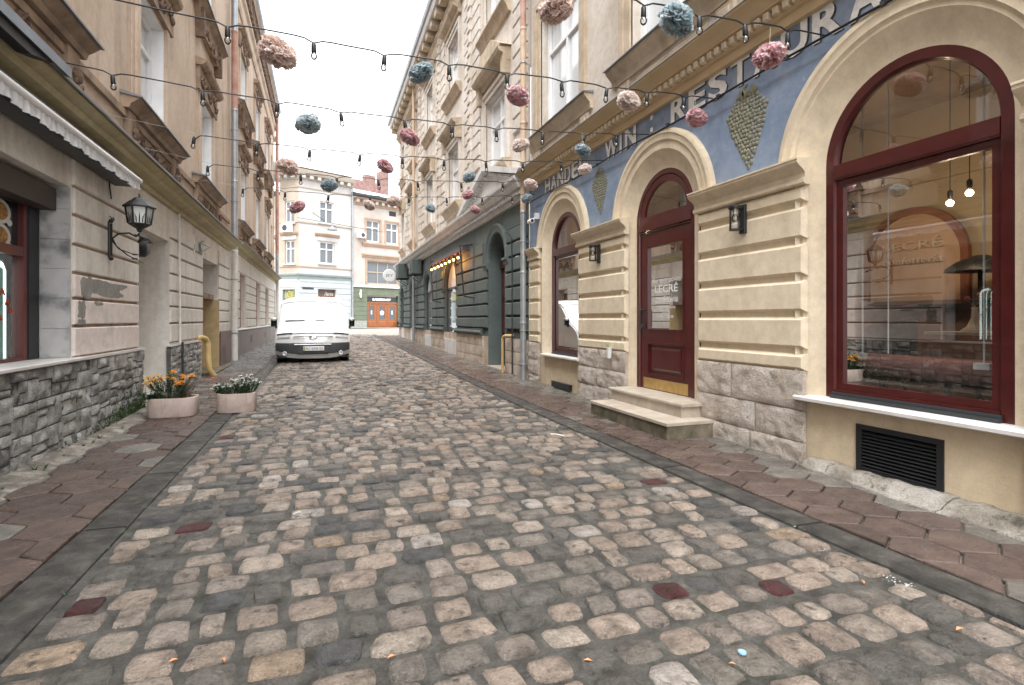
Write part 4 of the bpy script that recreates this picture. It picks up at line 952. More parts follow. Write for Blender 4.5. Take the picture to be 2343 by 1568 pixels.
def downpipe(F, u, o, segs, r, lab, brackets, shoe=True, name='downpipe'):
    t = T(name, lab, 'downpipe', F(u, o, 0))
    for z0, z1, mt in segs:
        m = MB(F); m.tube([(u, o, z0), (u, o, z1)], r, 12); p = m.build('pipe_section', mt, t, smooth=50)
        m = MB(F); m.lathe((u, o, z1 - .06), [(r + .002, 0), (r + .008, .01), (r + .008, .05), (r + .002, .06)], 12); m.build('pipe_joint', mt, p, smooth=50)
    for z in brackets: m = MB(F); m.lathe((u, o, z), [(r + .002, 0), (r + .014, .005), (r + .014, .03), (r + .002, .035)], 12); m.box(u - .012, u + .012, -.05, o, z + .005, z + .03); m.build('bracket', zinc, t, smooth=40)
    return t
downpipe(FR, 10.45, .10, [(-.05, 1.25, zinc), (1.25, 2.3, zinc), (2.3, 3.55, zinc), (3.55, 5.4, peach_pipe), (5.4, 7.35, peach_pipe), (7.35, 12.0, rust_pipe)], .062, 'tall downpipe between cream and green facades, zinc below and painted peach above', (.35, 1.05, 2.9, 4.5, 6.6))
downpipe(FR, 24.6, .12, [(.3, 3.4, zinc), (3.4, 12.0, peach_pipe)], .06, 'grey downpipe on the green facade between the second and third arched shop windows', (.9, 2.6))
# ============================================================ LEFT BUILDINGS
Cb = T('tan_tenement', 'weathered tan stucco tenement with cream grooved ground floor and grey stone plinth', 'building', (-2.42, 6, 0))
C0, C1 = -3.0, 16.7
shop = (-.6, 6.72, .90, 2.66); d1_ = (8.86, 10.5, .0, 2.62); d2_ = (13.15, 15.0, .0, 2.64)
m = MB(FL); m.wall(C0, C1, -.1, 3.3, [shop, d1_, d2_], .5, -.03); m.build('ground_floor_wall', left_cream, Cb)
zc = [.90, 1.23, 1.52, 1.785, 2.08, 2.385, 2.68, 3.03]
for ua, ub in ((6.76, 8.83), (10.53, 13.1), (15.03, 16.66)):
    for k, (a, b) in enumerate(zip(zc, zc[1:])):
        if ua > 8 and b < .95: continue
        m = MB(FL); m.bev(ua, ub, -.05, .0, a + .016, b - .016, .012, .014)
        m.build('plaster_block', left_pink if (k < 3 and ua < 8) else left_cream, Cb)
    m = MB(FL); m.box(ua + .01, ub - .01, -.05, -.022, .9, 3.02); m.build('groove_backing', tan_trim, Cb)
def blob(m, c_u, c_z, ru, rz, o0, o1, seed, n=26, F=FL):
    r = random.Random(seed); pts = []
    for k in range(n):
        a = 2 * pi * k / n; q = 1 + .45 * noise.noise((cos(a) * 1.6 + seed, sin(a) * 1.6, seed)) + r.uniform(-.09, .09); sq = 1 / max(abs(cos(a)) ** 5 + abs(sin(a)) ** 5, .01) ** .2
        pts.append((c_u + ru * q * cos(a) * sq, c_z + rz * q * sin(a) * sq))
    m.prism(pts, o0, o1)
m = MB(FL); blob(m, 7.62, 1.665, .62, .085, -.01, .003, 3, 40); blob(m, 7.05, 1.64, .16, .10, -.01, .0034, 5, 24); m.build('bare_render_patch', concrete_patch, Cb)
m = MB(FL); blob(m, 6.92, 1.40, .09, .095, -.01, .003, 8, 22); blob(m, 7.4, 1.48, .12, .022, -.01, .003, 9, 18); m.build('bare_render_patch', concrete_patch, Cb)
m = MB(FL); blob(m, 6.92, 1.27, .10, .03, -.01, .003, 12, 18); m.build('bare_render_patch', concrete_patch, Cb)
# split-stone plinth: random ashlar
def ashlar_rects(u0, u1, z0, z1, r, out, maxa):
    w, h = u1 - u0, z1 - z0
    if w * h < maxa * r.uniform(.5, 1.6) or (w < .2 and h < .16): out.append((u0, u1, z0, z1)); return
    if w > h * r.uniform(1.0, 2.2): c = u0 + w * r.uniform(.3, .7); ashlar_rects(u0, c, z0, z1, r, out, maxa); ashlar_rects(c, u1, z0, z1, r, out, maxa)
    else: c = z0 + h * r.uniform(.3, .7); ashlar_rects(u0, u1, z0, c, r, out, maxa); ashlar_rects(u0, u1, c, z1, r, out, maxa)
r = random.Random(21)
for u0, u1, zt_ in ((1.0, 8.92, .885), (10.44, 12.7, .86)):
    rects = []; u = u0
    while u < u1 - .05:
        e = min(u + .9, u1); ashlar_rects(u, e, -.02, zt_ - .02, r, rects, .042); u = e
    for a, b, c, d in rects:
        if b - a < .05 or d - c < .04: continue
        m = MB(FL); m.rough(a + .007, b - .007, -.05, .035 + r.uniform(-.012, .016), c + .007, d - .007, 8 if b - a > .25 else 5, 6 if d - c > .2 else 4, .030, r.random() * 50, edge=.010, fq=11); v = r.uniform(.7, 1.25); m.tint = [(v, v, v * .99)] * len(m.v)
        m.build('plinth_stone', plinth_g, Cb, smooth=50)
    m = MB(FL); m.box(u0, u1 - .01, -.05, .012, -.1, zt_ - .02); m.tint = [(.32, .32, .31)] * len(m.v); m.build('plinth_joints', plinth_g, Cb)
m = MB(FL); m.box(6.74, 8.95, -.05, .045, .868, .898); m.box(10.42, 12.72, -.05, .045, .842, .87); m.build('plinth_cap', marble_white, Cb)
m = MB(FL); m.bev(-.6, 6.9, -.5, .06, .868, .905, .008); m.build('shop_sill', marble_white, Cb)
# marble far jamb of the shop window, tile by tile
z = .906
for h in (.30, .31, .30, .30, .31, .22):
    m = MB(); m.box(-2.44, -2.69, 6.692, 6.715, z + .002, z + h - .002); m.build('marble_tile', grey_marble, Cb); z += h
# shop window
m = MB(FL); ua, ub = -.5, 6.30
m.box(6.50, 6.69, -.40, -.275, .905, 2.64); m.box(ua, 6.50, -.40, -.28, 2.40, 2.64)
sw = m.build('shop_window', black_metal, Cb)
m = MB(FL); m.box(ua, 6.42, -.37, -.286, 1.90, 1.99); m.box(6.42, 6.50, -.37, -.284, .905, 2.40); m.box(ua, 6.42, -.37, -.286, .905, .94); m.box(3.6, 3.7, -.37, -.288, .94, 2.40); m.build('frame', mk('dark_red_frame_paint', (.10, .014, .010), rough=.35), sw)
m = MB(FL); m.poly([(ua, -.33, .94), (6.42, -.33, .94), (6.42, -.33, 1.90), (ua, -.33, 1.90)]); m.build('pane', glass, sw)
m = MB(FL); m.poly([(ua, -.33, 1.99), (6.42, -.33, 1.99), (6.42, -.33, 2.40), (ua, -.33, 2.40)]); m.build('upper_pane', mk('black_window_glass', (.008, .009, .01), rough=.06), sw)
m = MB(FL); m.box(ua, 6.66, -.272, -.12, 2.40, 2.62); m.build('roller_shutter_box', mk('dark_brown_boxing', [(.3, (.025, .018, .015)), (.7, (.045, .035, .03))], 3, rough=.6), sw)
# green pleated curtain and lit white tubes behind the pane, and red brush lettering on the glass
gc_m = mk('green_curtain', [(.3, (.05, .20, .15)), (.7, (.12, .34, .27))], 4, rough=.45)
m = MB(FL); n = 150
for i in range(n + 1):
    u = 3.0 + 3.38 * i / n; o = -.44 + .028 * sin(i * .9) + .012 * sin(i * 2.3); m.p(u, o, .93); m.p(u, o, 1.86)
for i in range(n): m.face(2 * i, 2 * i + 2, 2 * i + 3, 2 * i + 1)
cu_ = m.build('green_curtain', gc_m, smooth=80, loc=FL(4.5, -.46, .93)); meta(cu_, 'green pleated curtain behind the red-framed shop window', 'curtain')
silver = mk('shiny_white_curtain_edge', (.75, .78, .78), rough=.3)
m = MB(FL)
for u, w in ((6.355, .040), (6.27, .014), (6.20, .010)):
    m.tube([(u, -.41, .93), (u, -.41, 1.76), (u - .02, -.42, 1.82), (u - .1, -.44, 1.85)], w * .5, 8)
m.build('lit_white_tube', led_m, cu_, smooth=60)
red_v = mk('red_window_vinyl', (.45, .06, .03), rough=.5)
m = MB(FL)
def stroke(pts, w=.014): m.tube([(u + .86, -.3265, z + .10) for u, z in pts], w, 5)
for du, dz, sc in ((0, 0, 1), (.13, -.045, .8), (.24, -.10, .8), (.33, -.18, .7), (.41, -.27, .6), (.47, -.35, .6)):
    stroke([(4.93 + du, 1.60 + dz), (4.96 + du, 1.66 + dz), (5.0 + du, 1.60 + dz)], .010 * sc); stroke([(4.93 + du, 1.62 + dz), (4.99 + du, 1.64 + dz)], .008 * sc)
stroke([(4.7, 1.22), (4.85, 1.19), (5.0, 1.22), (5.12, 1.20), (5.2, 1.24), (5.26, 1.2)], .02); stroke([(4.9, 1.2), (4.95, 1.1), (4.86, 1.05), (4.8, 1.1)], .02); stroke([(5.1, 1.2), (5.13, 1.27), (5.18, 1.2)], .014)
m.build('red_lettering', red_v, sw, smooth=60)
plate_w = mk('white_plate_print', (.62, .62, .6), rough=.5); food = mk('food_print', [(.3, (.05, .10, .02)), (.5, (.35, .14, .03)), (.62, (.5, .33, .08)), (.75, (.12, .2, .05))], 28, rough=.5)
for k, z in enumerate((2.28, 2.06)):
    t = T('dish_sticker', ('upper of the two round food picture stickers on the dark glass', 'lower of the two round food picture stickers on the dark glass')[k], 'sticker', FL(6.1, -.33, z))
    m = MB(FL); m.lathe((6.10, -.328, z), [(.19, 0), (.19, .003), (.13, .004)], 26, ax='o', ey=.6); m.build('plate_print', plate_w, t)
    m = MB(FL); m.lathe((6.10, -.3235, z), [(.135, 0), (.135, .002), (.01, .003)], 22, ax='o', ey=.6); m.build('food_print', food, t)
    m = MB(FL); m.lathe((6.26, -.3235, z - .085), [(.045, 0), (.045, .003), (.01, .003)], 14, ax='o', ey=.7); m.build('price_spot', plate_w, t)
m = MB(FL); m.box(-.6, 6.8, -1.6, -1.5, .4, 3.0); m.box(-.6, 6.7, -1.5, -.5, .5, .6); m.box(6.6, 6.68, -1.5, -.5, .5, 3.0); m.box(-.6, 6.7, -1.5, -.5, 2.95, 3.0); m.build('shop_room', mk('dim_green_room_wall', (.06, .09, .08), rough=.8), Cb)
# doorways
m = MB(FL)
m.box(10.5, 10.58, -1.2, -.53, 0, 2.7); m.box(8.8, 10.6, -1.3, -1.2, 0, 2.7); m.box(8.8, 10.5, -1.2, -.53, 2.62, 2.7); m.box(8.87, 10.49, -1.2, -.0, -.06, .05); m.box(8.78, 8.86, -1.2, -.53, 0, 2.62)
m.build('passage_reveal', left_cream, Cb)
fan_ = T('wall_fan_box', 'dark rounded vent hood over the first doorway beside the lantern', 'vent hood', FL(9.0, -.1, 2.4))
m = MB(FL); m.lathe((9.15, -.12, 2.33), [(.02, -.22), (.16, -.2), (.17, .1), (.12, .14)], 14, ax='o', ey=.75); m.build('hood', black_metal, fan_, smooth=50); m = MB(FL); m.box(8.95, 9.3, -.3, -.02, 2.47, 2.54); m.build('mount', concrete_patch, fan_)
m = MB(FL); m.box(13.1, 15.05, -.7, -.62, 0, 2.7); m.build('passage_door', tan_trim, Cb)
m = MB(FL); m.box(14.985, 15.02, -.62, -.0, .1, 1.78); m.build('yellow_reveal', yellow_pl, Cb); m = MB(FL); m.box(14.99, 15.02, -.62, -.03, 1.9, 2.64); m.build('upper_reveal', left_cream, Cb)
m = MB(FL); m.box(13.15, 14.98, -.5, -.12, 1.78, 1.90); m.build('door_lintel', tan_trim, Cb); m = MB(FL); m.box(13.1, 15.9, -.6, .22, -.05, .14); m.build('door_step', step_moss, Cb)
m = MB(FL); m.box(15.05, 16.64, -.05, .03, .08, 1.0); sh_ = m.build('metal_plinth_sheet', brown_sheet, Cb)
# cornice over the ground floor, awning
m = MB(FL); m.profile(C0, C1 - .1, [(-.1, 3.17), (.02, 3.18), (.04, 3.22), (.04, 3.25), (.12, 3.265), (.17, 3.285), (.20, 3.33), (.26, 3.345), (.30, 3.375), (.30, 3.40), (-.1, 3.47)]); m.build('cornice', olive, Cb, smooth=25)
m = MB(FL); m.profile(C0, C1 - .1, [(-.05, 3.465), (.325, 3.395), (.33, 3.38), (.335, 3.395), (.335, 3.412), (-.05, 3.485)]); m.build('cornice_flashing', sheet, Cb)
can = T('metal_canopy', 'blue-grey metal canopy edge with black underside on the cornice at the near end', 'canopy', FL(3.5, .2, 3.3))
m = MB(FL); m.profile(1.5, 5.62, [(.30, 3.40), (.385, 3.37), (.385, 3.455), (.30, 3.50)]); m.build('canopy_edge', mk('blue_grey_sheet', [(.3, (.15, .17, .20)), (.7, (.22, .25, .28))], 3, rough=.45, metallic=.3), can)
m = MB(FL); m.prism([(1.5, 3.29), (5.0, 3.29), (5.55, 3.43), (1.5, 3.43)], .27, .36); m.build('underside', black_metal, can)
awn = T('rolled_awning', 'rolled-up white awning with scalloped valance under the cornice', 'awning', FL(5, .2, 3.0))
m = MB(FL); m.tube([(1.5, .27, 3.02), (7.86, .27, 3.02)], .034, 10); m.build('front_bar', white_pvc, awn, smooth=60)
m = MB(FL); m.box(1.5, 7.80, .02, .22, 3.05, 3.12); m.box(1.5, 7.8, .03, .2, 2.93, 3.04); m.build('cassette', dark_metal, awn)
m = MB(FL); n = 220; val = mk('white_awning_cloth', [(.3, (.55, .56, .58)), (.7, (.68, .69, .70))], 6, rough=.85)
for i in range(n + 1):
    u = 1.5 + 6.36 * i / n; o = .275 + .008 * sin(i * 2.1); sc = abs(sin((u - 1.5) * pi / .42)) ** .5
    m.p(u, o, 3.0); m.p(u, o + .006 * sin(i), 2.95); m.p(u, o + .010 * sin(i * 1.3), 2.915 - .03 * sc)
for i in range(n):
    for k in range(2): m.face(i * 3 + k, i * 3 + 3 + k, i * 3 + 4 + k, i * 3 + 1 + k)
m.build('valance', val, awn, smooth=80)
# upper facade
CW = [(c - .68, c + .68, z0, z1) for c in (1.45, 5.55, 9.6, 13.65) for z0, z1 in ((4.32, 6.05), (8.0, 9.7))]
m = MB(FL); m.wall(C0, C1, 3.3, 12.3, CW, .28, -.05); m.build('upper_wall', tan_pl, Cb)
m = MB(FL); m.box(C0, C1, -9, -8.9, -.1, 12.3); m.box(C0, C0 + .1, -8.9, -.1, -.1, 12.3); m.build('back_wall', tan_pl, Cb)

def ornament(B_, w, u0, u1, z0, z1, o, seed, mat=None, n=26, F=FL):
    """carved leaf scrolls: overlapping curled leaves and rosettes in relief"""
    r = random.Random(seed); m = MB(F)
    for k in range(n):
        f = (k + .5) / n; u = u0 + (u1 - u0) * f; a = sin(f * pi * 5 + seed) * .5
        z = (z0 + z1) / 2 + a * (z1 - z0) * .55 + r.uniform(-.1, .1) * (z1 - z0); R = (z1 - z0) * r.uniform(.12, .24)
        m.ball((u, o, z), R, 7, 4, r.uniform(.7, 1.5), .55, r.uniform(.6, 1.2))
        if k % 3 == 0: m.tube([(u - R, o + .01, z - R), (u, o + .045, z + R * .4), (u + R, o + .02, z - R * .3)], R * .28, 5)
    return m.build('carved_ornament', mat or tan_orn, w, smooth=60, kind='stuff')
def left_windows(B_, wins, FLx=FL):
    for n_, (u0, u1, z0, z1) in enumerate(wins):
        c = (u0 + u1) / 2; low = z0 < 6
        w = upper_window(FLx, B_, u0, u1, z0, z1, -.22, 2, .7, white_pvc, pane, .09, .07)
        m = MB(FLx)
        m.box(u0 + .001, u0 + .014, -.22, -.052, z0 + .01, z1 - .01); m.box(u1 - .014, u1 - .001, -.22, -.052, z0 + .01, z1 - .01); m.box(u0 + .014, u1 - .014, -.22, -.052, z1 - .014, z1 - .001); m.build('reveal_lining', white_pvc, w)
        m = MB(FLx)
        for a, b, oo in ((.26, .16, .02), (.16, .0, .05)):
            pass
        for s in (-1, 1):
            e = u0 if s < 0 else u1; m = MB(FLx); m.box(*sorted((e, e + s * .16)), -.07, .0, z0 - .02, z1 + .04); m.box(*sorted((e + s * .16, e + s * .26)), -.07, -.03, z0 - .02, z1 + .04); m.build('window_jamb_trim', tan_pl, w)
        # hood with carved frieze
        hw = .98
        m = MB(FLx); m.prism([(c - hw, z1 + .05), (c + hw, z1 + .05), (c + hw, z1 + .52), (c - hw, z1 + .52)], -.06, .02); m.build('hood_panel', tan_trim, w)
        ornament(B_, w, c - hw + .08, c + hw - .08, z1 + .10, z1 + .48, .03, n_ + 3, n=24)
        m = MB(FLx); m.profile(c - hw - .05, c + hw + .05, [(-.06, z1 + .52), (.06, z1 + .53), (.14, z1 + .58), (.16, z1 + .64), (-.06, z1 + .70)]); m.build('window_hood', tan_trim, w, smooth=25)
        # projecting sill on a carved apron
        sw_ = 1.36 if low else 1.42
        so = .20
        m = MB(FLx); m.profile(c - sw_, c + sw_, [(-.06, z0 - .26), (.05, z0 - .26), (.07, z0 - .20), (.12, z0 - .17), (.17, z0 - .13), (.17, z0 - .10), (-.06, z0 - .09)]); m.build('sill', tan_trim, w, smooth=25)
        m = MB(FLx); m.profile(c - sw_ - .02, c + sw_ + .02, [(-.06, z0 - .085), (so + .005, z0 - .125), (so + .005, z0 - .105), (-.06, z0 - .04)]); m.build('sill_flashing', sheet, w)
        if low:
            ap = MB(FLx); ap.box(c - 1.15, c + 1.15, -.06, -.03, 3.48, z0 - .26); apo = ap.build('apron', tan_trim, B_)
            for s in (-1, 1):
                m = MB(FLx); m.bev(c + s * 1.12 - .13, c + s * 1.12 + .13, -.06, .04, 3.48, z0 - .26, .03, .02); m.build('apron_pier', tan_trim, apo)
                ornament(B_, apo, c + s * 1.12 - .05, c + s * 1.12 + .05, 3.55, z0 - .4, .05, n_ + s, n=7)
            ornament(B_, apo, c - .85, c + .85, 3.55, z0 - .36, -.02, n_ + 40, n=30)
        else:
            m = MB(FLx); m.prism([(c - 1.2, z0 - .26), (c + 1.2, z0 - .26), (c + .95, z0 - .62), (c - .95, z0 - .62)], -.06, .05); m.build('apron', tan_trim, w)
            ornament(B_, w, c - .85, c + .85, z0 - .72, z0 - .38, .06, n_ + 60, n=16)
            for s in (-1, 1): m = MB(FLx); m.prism([(c + s * 1.0 - .07, z0 - .26), (c + s * 1.0 + .07, z0 - .26), (c + s * 1.0 + .05, z0 - .85), (c + s * 1.0 - .05, z0 - .85)], -.06, .12); m.build('sill_bracket', tan_orn, w)
left_windows(Cb, CW)
m = MB(FL); m.box(C0, C1, -.04, .0, 3.95, 4.04); m.build('string_course', tan_trim, Cb)
def eaves_left(B_, u0, u1):
    m = MB(FL); m.profile(u0, u1, [(-.1, 10.9), (-.01, 10.9), (.03, 11.0), (.03, 11.1), (-.02, 11.14), (-.02, 11.5), (.06, 11.58), (.06, 11.72), (-.1, 11.75)]); m.build('frieze_band', tan_pl, B_, smooth=25)
    u = u0 + .1; mb = None
    while u < u1 - .2:
        m = MB(FL); m.box(u, u + .2, -.05, .13, 11.78, 12.28); m.build('brick_corbel', tan_orn, B_); u += .42
    m = MB(FL); m.box(u0, u1, -.06, -.03, 11.72, 12.35); m.build('corbel_backing', tan_trim, B_)
    m = MB(FL); m.profile(u0, u1, [(-.1, 12.29), (.17, 12.29), (.20, 12.40), (.22, 12.46), (-.1, 12.5)]); m.build('eaves', tan_trim, B_)
    m = MB(FL); m.profile(u0, u1 + .1, [(.10, 12.50), (.22, 12.48), (.28, 12.56), (.28, 12.74), (.25, 12.75), (.22, 12.6), (.10, 12.56)]); m.build('gutter', sheet, B_)
    m = MB(FL); m.poly([(u0, .2, 12.52), (u1, .2, 12.52), (u1, -4.5, 15.2), (u0, -4.5, 15.2)]); m.poly([(u0, -9, 12.3), (u1, -9, 12.3), (u1, -4.5, 15.2), (u0, -4.5, 15.2)]); m.build('roof', sheet, B_)
eaves_left(Cb, C0, C1)

# ---------------- second left building
D_ = T('tan_corner_house', 'tan stucco house beyond the grey downpipe with cream ground floor and mauve-grey plinth', 'building', (-2.42, 24, 0))
D0, D1 = 16.7, 31.5
dw = [(18.62, 20.1, 1.04, 2.74), (22.95, 24.4, 1.04, 2.74), (26.55, 28.0, 1.04, 2.74)]
m = MB(FL); m.wall(D0, D1, -.1, 3.6, dw, .5, -.03); m.build('ground_floor_wall', left_cream, D_)
zd = [1.04, 1.33, 1.62, 1.90, 2.19, 2.47, 2.76, 3.05]
for ua, ub in ((17.15, 18.58), (20.13, 22.92), (24.43, 26.52), (28.03, 31.4)):
    for a, b in zip(zd, zd[1:-1]): m = MB(FL); m.bev(ua, ub, -.05, .0, a + .014, b - .014, .012, .014); m.build('plaster_block', left_cream, D_)
    m = MB(FL); m.box(ua + .01, ub - .01, -.05, -.024, 1.04, 2.75); m.build('groove_backing', tan_trim, D_)
m = MB(FL); m.bev(17.15, 31.4, -.05, .0, 2.775, 3.3, .012, .014); m.build('frieze', left_cream, D_)
for u0, u1, z0, z1 in dw:
    m = MB(FL); m.box(u0, u1, -.6, -.5, z0, z1); w = m.build('shuttered_window', tan_trim, D_)
    m = MB(FL); m.box(u1 - .03, u1 - .001, -.5, -.04, z0, z1 - .002); m.build('window_reveal', yellow_pl if False else left_cream, w)
    m = MB(FL); m.box(u0 - .03, u0 + .02, -.5, .012, z0, z1); m.build('red_frame_edge', mk('terracotta_frame', (.30, .11, .07), rough=.7), w)
u = 17.05
while u < 31.3:
    e = min(u + 1.45, 31.35); m = MB(FL); m.bev(u + .004, e - .004, -.05, .035, zg(u) - .1, .96, .01); m.build('plinth_slab', plinth_d, D_); u = e
m = MB(FL); m.profile(17.0, 31.4, [(-.05, .96), (.05, .965), (.05, .985), (-.03, 1.01)]); m.build('plinth_cap', cornice_w, D_)
for u in (20.9, 25.8): m = MB(FL); m.box(u, u + .36, .01, .037, .5, .74); m.build('plinth_vent', black_metal, D_)
m = MB(FL); m.box(17.05, 31.3, .0, .036, -.05, .02); m.build('plinth_foot', black_metal, D_)
m = MB(FL); m.profile(D0 + .35, D1 + .12, [(-.1, 3.27), (.02, 3.28), (.04, 3.33), (.04, 3.36), (.12, 3.375), (.17, 3.395), (.20, 3.44), (.26, 3.455), (.30, 3.485), (.30, 3.51), (-.1, 3.58)]); m.build('cornice', olive, D_, smooth=25)
m = MB(FL); m.profile(D0 + .35, D1 + .13, [(-.05, 3.575), (.325, 3.505), (.33, 3.49), (.335, 3.505), (.335, 3.52), (-.05, 3.595)]); m.build('cornice_flashing', sheet, D_)
DW = [(c - .68, c + .68, z0, z1) for c in (19.45, 23.5, 27.6) for z0, z1 in ((4.40, 6.15), (8.05, 9.75))] + [(30.3 - .35, 30.3 + .35, z0, z1) for z0, z1 in ((4.40, 6.15), (8.05, 9.75))]
m = MB(FL); m.wall(D0, D1, 3.3, 12.3, DW, .28, -.05); m.build('upper_wall', tan_pl, D_)
m = MB(FL); m.box(D1 - .1, D1, -8.9, -.05, -.2, 12.3); m.box(D0, D1, -9, -8.9, 0, 12.3); m.build('side_wall', left_cream, D_)
left_windows(D_, DW[:6]); 
for u0, u1, z0, z1 in DW[6:]: upper_window(FL, D_, u0, u1, z0, z1, -.22, 1, .7, white_pvc, pane, .08, .05)
eaves_left(D_, D0, D1 + .3)
downpipe(FL, 16.85, .09, [(.06, 3.25, left_cream), (3.25, 5.2, zinc), (5.2, 7.2, zinc), (7.2, 9.4, rust_pipe), (9.4, 12.3, zinc)], .085, 'thick downpipe between the two tan houses, cream below, grey in the middle and rusty above', (.9, 2.4, 4.6, 6.6))
downpipe(FL, 31.45, .12, [(.3, 3.4, left_cream), (3.4, 4.8, zinc), (4.8, 12.3, rust_pipe)], .085, 'rusty reddish downpipe at the far corner of the left houses', (3.2, 5.6, 8.8))
# conduits and fixtures on the left ground floor
cp = T('wall_conduit', 'thin cream conduit running up the grooved plaster between the two doorways', 'conduit', FL(11.0, .03, .1))
m = MB(FL); m.tube([(10.95, .075, .02), (10.95, .075, .9)], .02, 6); m.build('dark_section', dark_metal, cp); m = MB(FL); m.tube([(10.95, .04, .88), (10.95, .025, 3.17)], .02, 6); m.build('painted_section', left_cream, cp)
ge = T('gas_elbow_pipe', 'yellow ribbed gas pipe curving out of the pavement at the end of the stone plinth', 'pipe', FL(12.9, .15, 0))
m = MB(FL); pts = [(12.55, -.02, .90), (12.78, .02, .92), (12.93, .08, .88), (12.97, .11, .78), (12.93, .13, .45), (12.9, .15, .25), (12.95, .2, .12), (13.1, .28, .02)]; m.tube(pts, .06, 10); m.build('pipe', yellow_pipe, ge, smooth=60)
m = MB(FL); m.ball((13.05, .30, .03), .11, 8, 5, 1.3, 1, .6); m.build('rubble_collar', concrete_patch, ge, smooth=50)
rd = T('red_wrapper', 'small red scrap lying at the foot of the yellow gas pipe', 'litter', FL(12.5, .3, .03))
m = MB(FL); m.bev(12.4, 12.5, .25, .32, .02, .1, .012); m.build('wrapper', mk('red_plastic', (.5, .05, .05), rough=.4), rd)
np_ = T('house_number', 'small vertical house number plate by the second doorway', 'number plate', FL(12.2, 0, 2.7))
m = MB(FL); m.box(12.16, 12.26, -.0, .014, 2.62, 2.86); m.build('plate', white_pvc, np_); m = MB(FL); letters(m, '1', 12.185, 2.68, .13, .0155, 1, wide=.04); m.build('numeral', black_metal, np_)
fh = T('flag_holder', 'grey triangular wall bracket right of the house number plate', 'bracket', FL(12.75, 0, 2.7))
m = MB(FL); m.prism([(12.62, 2.86), (12.98, 2.98), (12.74, 2.66)], .02, .05); m.tube([(12.7, -.02, 2.9), (12.7, .2, 2.8), (12.7, -.02, 2.68)], .012, 5); m.build('bracket_arm', zinc, fh)
# moss on the plinth foot
m = MB(FL); r = random.Random(6)
for k in range(1500):
    u = 8.9 - abs(r.gauss(0, .95)); z = abs(r.gauss(0, .14 if u > 7.6 else .07)); 
    if u < 6.2 or z > .5: continue
    s_ = r.uniform(.008, .022); o = .045 + r.uniform(0, .02); a = r.uniform(0, 6)
    m.poly([(u + s_ * cos(a), o, z + s_ * sin(a)), (u + s_ * cos(a + 2.1), o + .012, z + s_ * sin(a + 2.1)), (u + s_ * cos(a + 4.2), o + .004, z + s_ * sin(a + 4.2))])
mo = m.build('moss_growth', moss_m, kind='stuff'); meta(mo, 'green moss growing on the foot of the grey stone plinth', 'moss')
m = MB(); r = random.Random(9)
def tuft(m, x, y, z, h, n, r, sp=.5):
    for _ in range(n):
        a = r.uniform(0, 6.28); l = h * r.uniform(.5, 1); dx, dy = cos(a) * l * sp, sin(a) * l * sp; w = h * .12
        m.poly([(x - w * sin(a), y + w * cos(a), z), (x + w * sin(a), y - w * cos(a), z), (x + dx, y + dy, z + l)])
for k in range(20):
    yy = r.uniform(4.8, 9.3); xx = -2.36 + r.uniform(0, .18); tuft(m, xx, yy, zg(yy) + .03, r.uniform(.03, .07), 10, r, .9)
for k in range(260):
    yy = r.uniform(1, 14); xx = r.uniform(KL1, KR0); tuft(m, xx, yy, zf_road(xx, yy) - .004, r.uniform(.008, .02), 5, r, 1.2)
for k in range(60):
    yy = r.uniform(1.5, 10); xx = r.choice([KL0, KL1, KR0, KR1, 3.7]); tuft(m, xx, yy, zg(yy) + .008, r.uniform(.012, .03), 7, r, 1.1)
wd = m.build('weeds', leaf_m, kind='stuff'); meta(wd, 'small weeds and moss tufts in the paving joints', 'weeds')
# ============================================================ FAR BUILDINGS across the side street
white_pl = mk('white_house_plaster', [(.3, (.45, .44, .43)), (.7, (.51, .50, .49))], .9, detail=8, rough=.85, bump=.15, bscale=40, streak=((.5, .46, .41), .3, 2.))
pale_blue = mk('pale_blue_plaster', [(.3, (.37, .405, .415)), (.7, (.43, .465, .475))], .9, rough=.8, bump=.15, bscale=40)
teal_band = mk('teal_band_paint', (.24, .285, .28), rough=.8)
sage = mk('sage_green_plaster', [(.3, (.12, .145, .10)), (.7, (.16, .185, .13))], 1.2, rough=.8, bump=.15, bscale=50)
cream_pink = mk('pinkish_white_plaster', [(.3, (.41, .35, .31)), (.6, (.50, .46, .43))], .8, detail=9, rough=.85, stain=((.38, .27, .21), .58, .75, 1.2))
sand_trim = mk('sand_trim', [(.3, (.36, .25, .175)), (.7, (.43, .32, .24))], 2, rough=.85)
grey_pane = mk('grey_reflecting_glass', (.15, .165, .18), scale=.6, rough=.08, spec=.5)
orange_wood = mk('orange_varnished_wood', [(.3, (.24, .075, .022)), (.7, (.31, .11, .035))], 6, rough=.4)
brick_m = mk('old_red_brick', [(.3, (.16, .08, .07)), (.7, (.26, .17, .15))], 4, rough=.9)
beige_far = mk('beige_side_plaster', [(.3, (.35, .29, .23)), (.7, (.43, .37, .31))], 1, rough=.85)
roof_snow = snow_m
WB = T('white_corner_house', 'white corner house with pale blue ground floor closing the street on the left', 'building', FF(-4, 0, .5))
m = MB(FF); ww = [(-4.1, -2.88, 5.70, 7.42), (-4.1, -2.95, 8.9, 10.6)]
sho = (-4.24, -2.74, 1.4, 3.68)
m.wall(-5.76, -1.40, 4.85, 12.3, ww, .25); m.build('upper_wall', white_pl, WB)
m = MB(FF); m.wall(-5.76, -1.40, .2, 4.85, [sho], .3); m.build('ground_floor_wall', pale_blue, WB)
FB = lambda u, o, z: (FF(-5.76, 0, 0)[0] - .80 * u + .6 * -o * .0 - .55 * o, FF(-5.76, 0, 0)[1] + .60 * u - .83 * o, z)     # bay turned away to the left
bw = [(.42, 1.28, 5.55, 7.35), (.42, 1.28, 8.7, 10.4)]
